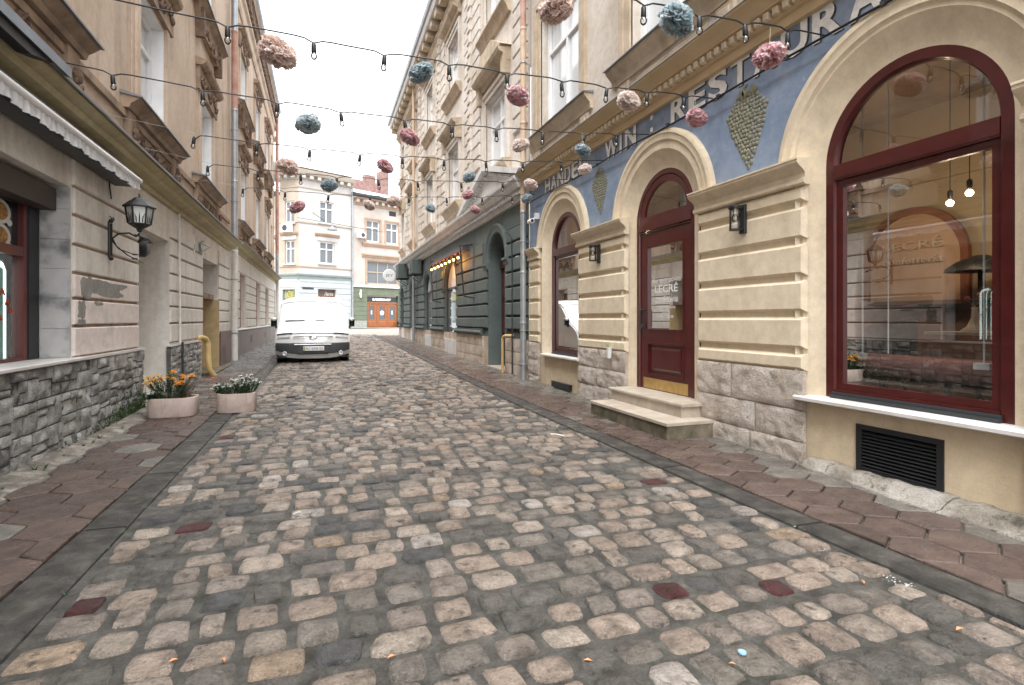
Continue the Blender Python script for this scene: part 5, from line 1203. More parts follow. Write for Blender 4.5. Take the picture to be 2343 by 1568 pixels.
m = MB(FB); m.wall(0, 1.75, 4.85, 12.3, bw, .2); m.build('bay_wall', beige_far, WB)
m = MB(FB); m.wall(0, 1.75, .2, 4.85, [(.35, 1.5, 1.0, 3.6)], .25); m.build('bay_ground_floor', pale_blue, WB)
e0 = FB(1.75, 0, 0); FS = lambda u, o, z: (e0[0] - .55 * u - .83 * o, e0[1] + .83 * u - .55 * o, z)
sw_ = [(.9, 2.0, 5.5, 7.2), (.9, 2.0, 8.6, 10.2)]
m = MB(FS); m.wall(0, 9, 4.4, 10.9, sw_, .2); m.build('side_wall', beige_far, WB); m = MB(FS); m.wall(0, 9, .2, 4.4, [(.7, 1.6, 1.0, 3.6)], .2); m.build('side_ground_floor', pale_blue, WB)
m = MB(FF); m.box(-5.76, -1.4, -7, -6.9, 0, 12.4); m.box(-1.41, -1.40, -6.9, -.01, 10.5, 12.4); m.build('back_wall', white_pl, WB)
m = MB(FF); m.poly([(-7.6, .3, 12.9), (-1.35, .3, 12.9), (-1.35, -7, 13.2), (-12, -7, 13.2)]); m.build('roof', roof_snow, WB)
for F, u0, u1 in ((FF, -5.9, -1.32), (FB, -.05, 1.9)):
    m = MB(F); m.profile(u0, u1, [(-.1, 12.0), (.06, 12.02), (.1, 12.2), (.1, 12.32), (.42, 12.36), (.48, 12.5), (.52, 12.72), (-.1, 12.9)]); m.build('cornice', beige_trim if False else beige_far, WB, smooth=25)
    n = int((u1 - u0) / .62)
    for k in range(n): u = u0 + .25 + .62 * k; m = MB(F); m.box(u, u + .26, .08, .38, 12.1, 12.34); m.build('cornice_bracket', white_pl, WB)
    for z in (11.4, 8.72): m = MB(F); m.box(u0 + .1, u1 - .08, -.01, .06, z, z + .1); m.build('string_course', beige_far, WB)
    m = MB(F); m.profile(u0 + .06, u1 - .06, [(-.05, 4.42), (.05, 4.43), (.06, 4.6), (.14, 4.68), (.16, 4.8), (-.05, 4.88)]); m.build('teal_cornice', teal_band, WB)
    m = MB(F); m.box(u0 + .1, u1 - .1, -.01, .05, 5.32, 5.40); m.build('sill_course', sand_trim, WB)
    for k, z in enumerate((1.2, 1.75, 2.3, 2.85, 3.3, 3.75, 4.15)):
        for a, b in ((u0 + .16, -4.3 if F is FF else .3), (-2.68, u1 - .1)) if F is FF and z < 3.7 else (((u0 + .16, u1 - .1),) if F is FF or z > 3.6 else ((.02, .3), (1.54, 1.75))):
            if b > a: m = MB(F); m.bev(a + .01, b - .01, -.01, .03, z + .02, z + .53 if z < 2.8 else z + .40, .02); m.build('plaster_course', pale_blue, WB)
for F, L_, f in ((FF, ww, white_pvc), (FB, bw, white_pvc), (FS, sw_, white_pvc)):
    for (u0, u1, z0, z1) in L_:
        w = upper_window(F, WB, u0, u1, z0, z1, -.12, 2 if F is not FS else 1, .66, f, grey_pane, .09, .09)
        m = MB(F); m.box(u0 + .1, u1 - .1, -.30, -.26, z0, z1); m.build('curtain', curtain_m, w)
        if z0 < 7: 
            m = MB(F); m.profile(u0 - .4, u1 + .4, [(-.05, z1 + .38), (.08, z1 + .42), (.16, z1 + .55), (.18, z1 + .62), (-.05, z1 + .68)]); m.build('window_hood', sand_trim, w); m = MB(F); m.box(u0 - .22, u1 + .22, -.01, .05, z1 + .06, z1 + .36); m.build('hood_panel', white_pl, w)
        m = MB(F); m.box(u0 - .15, u1 + .15, -.05, .12, z0 - .1, z0 - .01); m.build('sill', white_pl, w)
m = MB(FF); m.box(-4.24, -2.74, -.3, -.25, 1.4, 3.68); sp = m.build('shop_front', mk('dark_brown_shopfront', (.09, .065, .055), rough=.4), WB)
m = MB(FF); letters(m, 'Ласка', -3.62, 3.2, .26, -.24, 1, wide=.72, slant=.2); m.build('shop_lettering', white_pvc, sp)
for k in range(5): m = MB(FF); m.ball((-4.05 + k * .29, -.2, 2.98), .11, 8, 6, 1, 1, .7); m.build('lit_lamp', warm_bulb if False else mk('lit_shop_lamp', (1, .7, .45), emit=((1, .55, .28), 1.6)), sp)
m = MB(FF); m.box(-4.24, -2.74, -.25, -.18, 2.72, 2.86); m.build('shop_rail', orange_wood, sp)
m = MB(FB); m.box(.35, 1.5, -.25, -.2, 1.0, 3.6); bs = m.build('bay_shop_window', grey_pane, WB)
m = MB(FB); m.box(.4, 1.45, -.19, -.15, 2.9, 3.55); m.build('shop_sign_panel', mk('olive_sign_panel', [(.35, (.12, .13, .06)), (.65, (.38, .38, .2))], 5, rough=.6), bs)
m = MB(FB); m.lathe((.92, -.14, 3.22), [(.26, 0), (.26, .02), (.19, .02), (.19, 0)], 18, ax='o'); m.build('sign_ring', mk('yellow_sign_paint', (.45, .42, .12), rough=.6), bs)
m = MB(FB); m.box(.4, .9, -.19, -.15, 1.2, 2.8); m.build('teal_poster', teal_band, bs); m = MB(FB); m.box(1.0, 1.45, -.19, -.15, 1.2, 2.8); m.build('red_poster', brick_m, bs)
stp = T('street_name_plate', 'dark street name plate on the pale blue ground floor', 'sign', FF(-5, .05, 3.7)); m = MB(FF); m.box(-5.5, -4.6, .03, .05, 3.62, 3.78); m.build('plate', dark_metal, stp)
wl_ = T('street_light', 'grey street light hanging by the facade of the white corner house', 'street light', FF(-3.4, .6, 8.5)); m = MB(FF); m.lathe((-3.4, .7, 8.3), [(.38, 0), (.3, .12), (.08, .3), (.05, .5)], 14); m.build('shade', sheet, wl_, smooth=50); m = MB(FF); m.tube([(-6, .3, 9.0), (-3.4, .7, 8.82), (1.2, .4, 8.7)], .02, 5); m.build('span_wire', dark_metal, wl_)
m = MB(FF); m.tube([(-4.7, .05, 9.6), (-3.9, .5, 8.95)], .025, 5); m.build('arm', dark_metal, wl_)
ac_unit(FB, 'air_conditioner', 'white air conditioner beneath the upper bay window of the white corner house', .5, 1.35, .05, .4, 7.95, 8.6, white_pvc, False)
downpipe(FF, -1.36, .1, [(.6, 5, zinc), (5, 12.0, zinc)], .07, 'grey downpipe between the white corner house and the sage green shopfront house', (3, 8))
# barbershop house
GB = T('barbershop_house', 'pale house with sage green ground floor, orange wooden doors and a wide upper window', 'building', FF(1, 0, .5))
G0, G1 = -1.34, 9.0
gw = [(-.05, 1.2, 7.84, 9.65), (1.84, 3.04, 7.84, 9.65), (.02, 3.05, 4.30, 6.22)]
bd = (.0, 3.03, .5, 3.32)
m = MB(FF); m.wall(G0, G1, 4.02, 11.4, gw, .25); m.build('upper_wall', cream_pink, GB)
m = MB(FF); m.wall(G0, G1, .2, 4.02, [bd], .35, .03); m.build('ground_floor_wall', sage, GB)
for k in range(7):
    z = 1.22 + .38 * k
    for a, b in ((G0 + .02, -.04), (3.07, 6)): m = MB(FF); m.bev(a, b, .02, .055, z + .012, z + .37, .012); m.build('plaster_course', sage, GB)
for a, b in ((G0 + .02, -.04), (3.07, 6)): m = MB(FF); m.box(a, b, .02, .07, .4, 1.2); m.build('grey_plinth', mk('speckled_grey_plinth', [(.4, (.22, .24, .20)), (.6, (.34, .36, .33))], 12, rough=.8), GB)
m = MB(FF); m.box(G0, G1, .0, .14, 3.98, 4.08); m.build('string_course', cornice_w, GB)
m = MB(FF); m.profile(G0, G1, [(-.1, 10.75), (.08, 10.78), (.12, 11.0), (.12, 11.2), (.45, 11.25), (.5, 11.35), (-.1, 11.5)]); m.build('cornice', sand_trim, GB)
m = MB(FF); m.profile(G0 - .05, G1, [(-.1, 11.5), (.62, 11.36), (.66, 11.46), (.66, 11.62), (-.1, 11.75)]); m.build('gutter', dark_metal, GB)
u = G0 + .2
while u < 5: m = MB(FF); m.box(u, u + .24, .1, .42, 10.95, 11.2); m.build('cornice_bracket', sand_trim if False else cream_pink, GB); u += .58
m = MB(FF); m.poly([(G0, .6, 11.62), (G1, .6, 11.62), (G1, -6, 14), (G0, -6, 14)]); m.build('roof', roof_snow, GB); m = MB(FF); m.box(G0, G0 + .05, -8, -.05, .2, 11.5); m.box(G0, G1, -8.1, -8, 0, 11.5); m.build('side_wall', cream_pink, GB)
m = MB(FF); m.box(-.1, 2.6, -2.4, -1.9, 12.2, 13.4); m.box(.9, 1.9, -2.4, -1.9, 13.4, 14.0); m.box(2.3, 3.1, -2.4, -1.7, 12.2, 14.5); m.build('chimney', brick_m, GB)
m = MB(FF); m.box(2.12, 2.8, -.0, .005, 10.25, 10.68); m.build('attic_opening', black_metal, GB)
for k, (u0, u1, z0, z1) in enumerate(gw):
    w = upper_window(FF, GB, u0, u1, z0, z1, -.12, 2 if k < 2 else 3, .66 if k < 2 else .52, white_pvc if k < 2 else beige_far, grey_pane, .09, .09)
    m = MB(FF); m.box(u0 + .1, u1 - .1, -.30, -.26, z0, z1); m.build('curtain', curtain_m, w)
    trim_window(FF, GB, u0, u1, z0, z1, .0, .16, sand_trim, .06)
for za, zb_ in ((7.42, 7.72), (6.48, 6.78)):
    m = MB(FF); m.profile(-.45, 3.5, [(-.05, za), (.08, za + .02), (.14, za + .15), (.2, za + .2), (.2, zb_), (-.05, zb_ + .04)]); m.build('window_band', sand_trim, GB)
bdoor = MB(FF); bdoor.box(bd[0], bd[1], -.25, -.2, .5, 2.72); bdo = bdoor.build('barbershop_door', orange_wood, GB)
for k in range(3):
    u0 = .02 + k * 1.0; u1 = u0 + .98
    m = MB(FF)
    for q in ((u0, u0 + .24, .55, 2.6), (u1 - .24, u1, .55, 2.6), (u0 + .24, u1 - .24, .55, 1.3), (u0 + .24, u1 - .24, 2.42, 2.6)): m.box(q[0], q[1], -.2, -.14, q[2], q[3])
    m.bev(u0 + .15, u1 - .15, -.15, -.12, .68, 1.12, .04, .02); lf = m.build('door_leaf', orange_wood, bdo)
    m = MB(FF); m.box(u0 + .24, u1 - .24, -.19, -.16, 1.3, 2.42); m.build('leaf_pane', pane_dark, bdo)
    m = MB(FF); (m.lathe((u0 + .49, -.155, 1.85), [(.2, 0), (.2, .01), (.02, .012)], 16, ax='o') if k == 1 else m.box(u0 + .43, u0 + .55, -.158, -.15, 1.72, 2.05)); m.build('door_sticker', white_pvc, bdo)
m = MB(FF); m.box(.0, 3.03, -.22, -.12, 2.62, 2.76); m.build('door_transom', orange_wood, bdo)
m = MB(FF); m.box(.02, 3.01, -.22, -.14, 2.78, 3.22); sg = m.build('shop_sign_board', dark_metal, GB)
m = MB(FF); letters(m, 'BARBERSHOP', .62, 2.90, .19, -.135, 1, wide=1.74); m.build('sign_lettering', mk('lit_white_lettering', (.8, .8, .8), emit=((1, 1, 1), .5)), sg)
wlt = T('tube_wall_light', 'white vertical tube light on the sage green wall beside the orange doors', 'wall light', FF(-.65, .1, 3.1)); m = MB(FF); m.tube([(-.65, .15, 3.1), (-.65, .15, 3.76)], .09, 8); m.build('tube', lamp_white, wlt, smooth=60); m = MB(FF); m.box(-.74, -.56, .03, .1, 3.3, 3.55); m.build('base', white_pvc, wlt)
ac_unit(FF, 'air_conditioner', 'white air conditioner left of the paired windows of the barbershop house', -.97, -.28, .02, .38, 8.02, 8.5, white_pvc, False)
bn = T('bin', 'small dark bin beside the orange barbershop doors', 'bin', FF(2.95, .2, .58)); m = MB(FF); m.lathe((2.92, .25, .56), [(.13, 0), (.16, .5), (.17, .52), (.1, .55)], 12); m.build('bin_body', black_metal, bn, smooth=50)
m = MB(FF); m.box(-14, 14, .0, 1.25, .0, .60); m.build('far_pavement', mk('pale_pavement', [(.3, (.30, .28, .27)), (.7, (.38, .36, .35))], 3, rough=.6), kind='structure')
m = MB(FF); m.box(-14, 14, 1.25, 1.38, .0, .585); m.build('far_kerb', kerb_m if False else dark_metal, kind='structure')
# plain house further left, seen in the gap
# ============================================================ VAN
VX, VY, VZ = -.235, 15.15, zg(15.4)
van = T('parked_van', 'white van parked facing the camera with snow over its bonnet, windscreen and roof', 'van', (VX, VY, VZ))
FV = lambda x, y, z: (VX + x, VY + y, VZ + z)
PROF = [(.07, .15, .93), (.015, .27, .95), (.0, .48, .955), (.03, .56, .955), (.07, .70, .95), (.15, .80, .945), (.42, .95, .94), (.78, 1.07, .94), (.88, 1.11, .94), (1.24, 1.40, .925), (1.58, 1.66, .905), (1.80, 1.755, .885), (2.5, 1.82, .88), (4.1, 1.80, .88), (4.35, 1.66, .89), (4.42, .9, .94), (4.42, .3, .94)]
NX = 14
def vp(i, f, off=0.):
    y, z, w = PROF[i]; a = abs(f); front = max(0, 1 - y / 2.2)
    yy = y + .34 * front * a ** 3.4; zz = z - (.10 * a ** 5 if z > 1.5 else (.05 * a ** 3 if .6 < z else 0)) + (.10 * a ** 3 if z < .3 else 0)
    return (w * (f if a < .9 else math.copysign(.9 + (a - .9) * .98, f)), yy - off * (1 if z < .75 else .35), zz + off * (0 if z < .6 else .9))
def vpatch(i0, i1, f0, f1, off, mat, name, parent, sm=50, nf=NX, jag=0.):
    m = MB(FV); g = []
    for i in range(i0, i1 + 1): g.append([m.p(*[c + (jag * noise.noise((f0 * 3 + k * 1.7, i * 2.1, 5 + q)) if q == 2 else 0) for q, c in enumerate(vp(i, f0 + (f1 - f0) * k / nf, off))]) for k in range(nf + 1)])
    for a, b in zip(g, g[1:]):
        for k in range(nf): m.face(a[k], a[k + 1], b[k + 1], b[k])
    return m.build(name, mat, parent, smooth=sm)
m = MB(FV); g = []
for i in range(len(PROF)): g.append([m.p(*vp(i, -1 + 2 * k / NX)) for k in range(NX + 1)])
for a, b in zip(g, g[1:]):
    for k in range(NX): m.face(a[k], a[k + 1], b[k + 1], b[k])
for k in (0, NX):
    low = [m.p(vp(0, -1 if k == 0 else 1)[0], vp(0, 1)[1] + .1, .2), m.p(vp(16, -1 if k == 0 else 1)[0], 4.3, .2)]
    m.face(*[q[k] for q in g])
body = m.build('body', van_white, van, smooth=45)
vpatch(1, 3, -.985, .985, .012, van_plastic, 'bumper', van)
vpatch(8, 10, -.93, .93, .008, pane_dark, 'windscreen', van)
vpatch(8, 11, -.95, .95, .03, snow_m, 'windscreen_snow', van, jag=.012); vpatch(5, 8, -.96, .96, .025, snow_m, 'bonnet_snow', van, jag=.012); vpatch(10, 14, -.98, .98, .05, snow_m, 'roof_snow', van, jag=.01)
m = MB(FV); m.tube([vp(8, -.78, .06), vp(8, -.5, .065), vp(8, -.25, .055)], .014, 5); m.build('wiper', black_metal, van); m = MB(FV); m.tube([vp(8, .05, .06), vp(8, .3, .055)], .011, 5); m.build('wiper', black_metal, van)
m = MB(FV); m.bev(-.42, .40, -.06, .02, .515, .55, .01); m.F = lambda u, o, z: FV(u, -o * .5 - .005, z)
m = MB(lambda u, o, z: FV(u, -o, z))
m.bev(-.46, .46, -.05, .022, .505, .535, .01); m.build('grille_bar', van_white, van)
m = MB(lambda u, o, z: FV(u, -o, z)); m.bev(-.38, .38, -.05, .012, .265, .335, .02, .008); gr = m.build('lower_grille', black_metal, van)
for z in (.28, .30, .318): m = MB(lambda u, o, z: FV(u, -o, z)); m.box(-.36, .36, .010, .018, z, z + .007); m.build('grille_bar', van_plastic, gr)
m = MB(lambda u, o, z: FV(u, -o, z)); m.bev(-.245, .275, .0, .036, .36, .47, .006); plt = m.build('number_plate', white_pvc, van)
m = MB(lambda u, o, z: FV(u, -o, z)); letters(m, 'ВС 0358 ЕЕ', -.17, .385, .062, .0375, 1, wide=.42); m.build('plate_characters', black_metal, plt)
m = MB(lambda u, o, z: FV(u, -o, z)); m.box(-.24, -.19, .0362, .037, .365, .465); m.build('plate_band', mk('plate_yellow_blue', (.35, .38, .14), rough=.5), plt)
for s in (-1, 1):
    # headlight, partly under snow
    m = MB(FV); fs = [.60, .72, .84, .95]; a = [vp(4, s * f, .014) for f in fs]; b = [vp(6, s * f, .014) for f in fs]
    A_ = [m.p(*q) for q in a]; B_ = [m.p(q[0], q[1] - .02, q[2] - .045) for q in b]
    for k in range(3): m.face(A_[k], A_[k + 1], B_[k + 1], B_[k])
    m.build('headlight', mk('clear_headlight', (.45, .47, .5), rough=.15, metallic=.5), van, smooth=50)
    m = MB(FV); m.tube([vp(5, s * .55, .03), vp(5, s * .78, .03), vp(5, s * .96, .02)], .016, 5); m.build('headlight_edge', van_plastic, van)
    q = vp(1, s * .74, .02); m = MB(FV); m.lathe((q[0], q[1], .285), [(.062, 0), (.062, -.02), (.045, -.024), (.01, -.012)], 14, ax='o'); m.build('fog_light', chrome, van, smooth=40)
    m = MB(FV); m.bev(s * 1.03 - .075, s * 1.03 + .075, .98, 1.10, .98, 1.20, .05); m.tube([(s * .88, 1.08, .98), (s * 1.0, 1.05, .96)], .035, 6); mir = m.build('wing_mirror', black_metal, van)
    m = MB(FV); m.ball((s * 1.03, 1.04, 1.19), .085, 10, 5, 1, .8, .6); m.build('mirror_snow', snow_m, mir, smooth=60)
    for yy in (.85, 3.65):
        m = MB(FV); m.lathe((s * .82, yy, .31), [(.2, -.11), (.30, -.11), (.315, -.08), (.315, .08), (.30, .11), (.2, .11)], 24, ax='u'); w = m.build('wheel', rubber, van, smooth=50)
        m = MB(FV); m.lathe((s * .82, yy, .31), [(.05, s * .08), (.2, s * .10), (.2, s * .06), (.02, s * .06)], 16, ax='u'); m.build('rim', chrome, w, smooth=40)
    m = MB(FV); m.tube([(s * .9, .1, .17), (s * .9, 4.2, .17)], .03, 5); m.build('sill_panel', van_plastic, van)
m = MB(FV); m.box(-.85, .85, .25, 4.2, .16, .22); m.build('underbody', black_metal, van)
q = vp(4, 0, .05); m = MB(FV); n = 20
m.tube([(.085 * cos(2 * pi * k / n), q[1], .715 + .042 * sin(2 * pi * k / n)) for k in range(n + 1)], .009, 6); m.tube([(-.08, q[1], .705), (0, q[1] - .01, .725), (.08, q[1], .72)], .008, 5); m.build('emblem', chrome, van, smooth=60)
m = MB(FV); m.tube([vp(4, -.52, .03), vp(4, -.25, .04), vp(4, 0, .03), vp(4, .25, .04), vp(4, .52, .03)], .012, 5); m.build('grille_slot', van_plastic, van)

# ============================================================ PLANTERS
petal_o = mk('orange_marigold', [(.3, (.70, .24, .01)), (.7, (.85, .42, .02))], 30, rough=.6); petal_y = mk('yellow_marigold', [(.3, (.75, .42, .02)), (.7, (.85, .6, .05))], 30, rough=.6); petal_w = mk('white_blossom', (.78, .78, .74), rough=.7)
dry_m = mk('dry_brown_stem', [(.3, (.09, .05, .03)), (.7, (.16, .09, .05))], 20, rough=.9)
def planter(name, lab, cx, cy, rx, ry, h, snow):
    z0 = zg(cy) + .02; t = T(name, lab, 'planter', (cx, cy, z0), 'concrete street planters')
    m = MB(); n = 40; rings = []
    for sc, z in ((.97, 0), (1., .02), (1., h - .02), (.985, h), (.86, h), (.85, h - .06)):
        row = []
        for k in range(n):
            a = 2 * pi * k / n; c_, s_ = cos(a), sin(a); sq = (abs(c_) ** 3.2 + abs(s_) ** 3.2) ** (-1 / 3.2)
            rib = 1 + (.012 if k % 4 == 0 and sc > .95 else 0); row.append(m.p(cx + rx * sc * c_ * sq * rib, cy + ry * sc * s_ * sq * rib, z0 + z))
        rings.append(row)
    for a, b in zip(rings, rings[1:]):
        for k in range(n): m.face(a[k], a[(k + 1) % n], b[(k + 1) % n], b[k])
    m.build('tub', planter_m, t, smooth=40)
    m = MB(); m.lathe((cx, cy, z0 + h - .05), [(rx * .93, 0), (rx * .5, .012), (.01, .015)], 24, 1, ry / rx); m.build('earth', snow_m if snow else soil, t)
    return t, z0 + h - .04
def plant(t_par, name, lab, cx, cy, z, rad, h, seed, flowers, nst, thing=True):
    r = random.Random(seed); t = T(name, lab, 'plant', (cx, cy, z)); lv = MB(); stm = MB(); fl = {}
    for k in range(nst):
        a = r.uniform(0, 6.28); q = rad * r.random() ** .6; hh = h * r.uniform(.55, 1.0) * (1 - .3 * q / rad)
        x1, y1 = cx + q * cos(a), cy + q * sin(a) * .8; x0, y0 = cx + .45 * q * cos(a), cy + .45 * q * sin(a)
        stm.tube([(x0, y0, z - .02), ((x0 + x1) / 2, (y0 + y1) / 2, z + hh * .6), (x1, y1, z + hh)], .003, 4, cap=False)
        for j in range(26):
            f = r.uniform(.2, 1); px, py, pz = x0 + (x1 - x0) * f, y0 + (y1 - y0) * f, z + hh * f; aa = r.uniform(0, 6.28); l = r.uniform(.02, .05); w = l * .28; dz = r.uniform(-.01, .03)
            ex, ey = px + l * cos(aa), py + l * sin(aa); ox, oy = -w * sin(aa), w * cos(aa)
            lv.poly([(px, py, pz), ((px + ex) / 2 + ox, (py + ey) / 2 + oy, pz + dz * .7), (ex, ey, pz + dz), ((px + ex) / 2 - ox, (py + ey) / 2 - oy, pz + dz * .6)])
        kind, R, p = flowers
        if r.random() < p: fl.setdefault(kind, []).append((x1, y1, z + hh, R * r.uniform(.75, 1.2)))
    stm.build('stems', leaf_m, t, kind='stuff'); lv.build('foliage', leaf_m, t, kind='stuff')
    for kind, L in fl.items():
        for (x, y, zz, R) in L:
            m = MB(); mt = {'m': petal_o if r.random() < .6 else petal_y, 'w': petal_w}[kind]
            if kind == 'm':
                for ringk, (rr, hz) in enumerate(((1., 0), (.7, .35), (.4, .6))):
                    for k in range(9):
                        a = 2 * pi * (k + ringk * .5) / 9; m.poly([(x, y, zz + hz * R * .5), (x + R * rr * cos(a - .3), y + R * rr * sin(a - .3), zz + hz * R), (x + R * rr * 1.12 * cos(a), y + R * rr * 1.12 * sin(a), zz + hz * R + .004), (x + R * rr * cos(a + .3), y + R * rr * sin(a + .3), zz + hz * R)])
            else:
                for k in range(7):
                    a = r.uniform(0, 6.28); q = R * r.random(); m.ball((x + q * cos(a), y + q * sin(a), zz + r.uniform(-.3, .5) * R), R * .33, 5, 3, 1, 1, .6)
            m.build('blossom', mt, t)
    return t
p1, zp1 = planter('concrete_planter', 'oval pale pink concrete planter with orange marigolds, the one against the wall', -1.86, 8.22, .285, .22, .245, False)
p2, zp2 = planter('concrete_planter', 'smaller oval concrete planter with white flowers and snow, the one at the kerb', -1.12, 8.32, .245, .20, .255, True)
plant(p1, 'marigold_plant', 'orange marigold plant growing in the pale pink planter by the wall', -1.93, 8.22, zp1, .34, .42, 3, ('m', .040, .62), 44)
plant(p1, 'alyssum_plant', 'small white-flowered plant drooping over the left end of the marigold planter', -2.1, 8.15, zp1, .17, .16, 4, ('w', .024, .55), 18)
t = T('withered_plant', 'brown withered plant among the marigolds in the planter', 'plant', (-1.76, 8.2, zp1)); r = random.Random(2); m = MB()
for k in range(30):
    a = r.uniform(0, 6.28); l = r.uniform(.1, .34); x, y = -1.74 + r.uniform(-.06, .06), 8.2 + r.uniform(-.05, .05); m.tube([(x, y, zp1 - .02), (x + .3 * l * cos(a), y + .3 * l * sin(a), zp1 + l * .6), (x + .55 * l * cos(a), y + .55 * l * sin(a), zp1 + l)], .003, 4)
m.build('dry_stems', dry_m, t, kind='stuff')
m = MB()
for k in range(160):
    a = r.uniform(0, 6.28); x, y, z = -1.72 + r.gauss(0, .08), 8.2 + r.gauss(0, .06), zp1 + abs(r.gauss(.1, .09)); s_ = r.uniform(.01, .025); m.poly([(x, y, z), (x + s_ * cos(a), y + s_ * sin(a), z + .01), (x + s_ * cos(a + .8), y + s_ * sin(a + .8), z - .008)])
m.build('dry_leaves', dry_m, t, kind='stuff')
plant(p2, 'white_flower_plant', 'taller white-flowered plant at the right side of the kerb planter', -1.02, 8.34, zp2, .21, .31, 6, ('w', .028, .9), 40)
plant(p2, 'white_flower_plant', 'lower dark-leaved plant with few white flowers at the left side of the kerb planter', -1.25, 8.30, zp2, .18, .21, 8, ('w', .022, .6), 28)

# ============================================================ WALL LANTERN (left)
ln = T('wall_lantern', 'black wrought-iron wall lantern with frosted panels on the left facade', 'wall lantern', FL(7.6, 0, 2.05))
LC = (7.82, .28)      # along, out
m = MB(FL); m.box(7.66, 7.69, .0, .012, 2.04, 2.47); m.tube([(7.675, .03, 2.06), (7.675, .03, 2.45)], .014, 6)
for z in (2.03, 2.48): m.ball((7.675, .03, z), .026, 8, 5)
m.tube([(7.675, .02, 2.47), (7.64, .05, 2.5), (7.62, .03, 2.53)], .007, 5); m.tube([(7.675, .02, 2.47), (7.71, .05, 2.5), (7.73, .03, 2.53)], .007, 5)
m.build('wall_bar', black_metal, ln, smooth=50)
m = MB(FL); m.tube([(7.675, .03, 2.26), (7.70, .10, 2.335), (7.75, .19, 2.355), (7.80, .25, 2.32), (7.82, .28, 2.365)], .011, 6); m.build('scroll_arm', black_metal, ln, smooth=60)
m = MB(FL); m.tube([(7.675, .03, 2.3), (7.69, .08, 2.18), (7.75, .18, 2.08), (7.84, .32, 2.0)], [.009, .009, .008, .003], 6); m.tube([(7.675, .03, 2.26), (7.70, .1, 2.15), (7.76, .2, 2.11), (7.86, .3, 2.09)], [.009, .008, .006, .003], 6)
for c, a in (((7.78, .24, 2.045), 1), ((7.80, .24, 2.10), 1), ((7.86, .33, 2.29), 1), ((7.93, .36, 2.27), 1)): m.ball(c, .03, 8, 5, 1.2, 1.2, .35)
m.tube([(7.78, .24, 2.345), (7.9, .36, 2.30), (8.0, .38, 2.25)], [.008, .008, .003], 6)
m.build('leaf_scroll', black_metal, ln, smooth=60)
def ngon(m, rr, zz, n=6): return [m.p(LC[0] + rr * cos(2 * pi * k / n + .26), LC[1] + rr * sin(2 * pi * k / n + .26), zz) for k in range(n)]
m = MB(FL); rs_ = [ngon(m, .018, 2.38), ngon(m, .035, 2.42), ngon(m, .115, 2.47), ngon(m, .12, 2.485)]
for a, b in zip(rs_, rs_[1:]):
    for k in range(6): m.face(a[k], a[(k + 1) % 6], b[(k + 1) % 6], b[k])
m.face(*rs_[-1]); m.build('base_cup', black_metal, ln)
m = MB(FL); a, b = ngon(m, .112, 2.485), ngon(m, .138, 2.685)
for k in range(6): m.face(a[k], a[(k + 1) % 6], b[(k + 1) % 6], b[k])
gl_ = m.build('frosted_panels', lamp_white, ln)
for k in range(6):
    an = 2 * pi * k / 6 + .26; m = MB(FL); m.tube([(LC[0] + .118 * cos(an), LC[1] + .118 * sin(an), 2.48), (LC[0] + .146 * cos(an), LC[1] + .146 * sin(an), 2.69)], .011, 5); m.build('corner_bar', black_metal, ln)
    a2 = an + pi / 6; m = MB(FL)
    for j in (-1, 0, 1): 
        bx, by = LC[0] + .11 * cos(a2), LC[1] + .11 * sin(a2); tx, ty = -sin(a2), cos(a2); m.tube([(bx + tx * .03 * j, by + ty * .03 * j, 2.49), (bx + tx * .035 * j + .01 * cos(a2), by + ty * .035 * j + .01 * sin(a2), 2.55), (bx + tx * .055 * j + .022 * cos(a2), by + ty * .055 * j + .022 * sin(a2), 2.60 + .02 * (j == 0))], [.006, .006, .001], 4)
    m.build('leaf_ornament', black_metal, ln)
m = MB(FL); rs_ = [ngon(m, .175, 2.68), ngon(m, .178, 2.695), ngon(m, .10, 2.765), ngon(m, .085, 2.77), ngon(m, .06, 2.80), ngon(m, .012, 2.81), ngon(m, .006, 2.86)]
for a, b in zip(rs_, rs_[1:]):
    for k in range(6): m.face(a[k], a[(k + 1) % 6], b[(k + 1) % 6], b[k])
m.face(*rs_[0][::-1]); m.build('lantern_roof', black_metal, ln)
m = MB(FL); m.tube([(7.72, .02, 2.75), (7.69, .01, 2.9), (7.71, .01, 3.1)], .008, 5); m.build('supply_cable', black_metal, ln)

# ============================================================ SHOP WALL LAMPS (right)
def wall_lamp(u, lab):
    t = T('wall_lamp', lab, 'wall lamp', FR(u, 0, 2.33), 'black wall lamps on the cream pilasters')
    m = MB(FR); m.bev(u - .04, u + .04, .0, .03, 2.17, 2.46, .006); m.build('back_plate', black_metal, t)
    m = MB(FR); m.box(u - .025, u + .025, .03, .13, 2.425, 2.445); m.lathe((u, .115, 2.405), [(.058, 0), (.062, .01), (.062, .03), (.05, .04)], 16); m.build('top_cap', black_metal, t, smooth=40)
    m = MB(FR); m.box(u - .02, u + .02, .03, .07, 2.20, 2.22); m.lathe((u, .115, 2.195), [(.055, 0), (.055, .012), (.02, .02)], 16); m.build('bottom_ring', black_metal, t, smooth=40)
    m = MB(FR); m.lathe((u, .115, 2.21), [(.053, 0), (.053, .2)], 18); m.f = m.f[:-2]; m.mi = m.mi[:-2]; m.build('glass_cylinder', bulb_glass, t, smooth=60)
    m = MB(FR); m.lathe((u, .115, 2.36), [(.018, 0), (.018, .05)], 8); m.ball((u, .115, 2.32), .032, 10, 6, 1, 1, 1.3); m.build('bulb', bulb_glass, t, smooth=60)
wall_lamp(4.36, 'black wall lamp with clear glass cylinder, between the big window and the door'); wall_lamp(7.38, 'black wall lamp with clear glass cylinder, between the door and the small arched window')
sc = T('security_camera', 'small white security camera under the blue mural beside the downpipe', 'camera', FR(9.95, 0, 3.3))
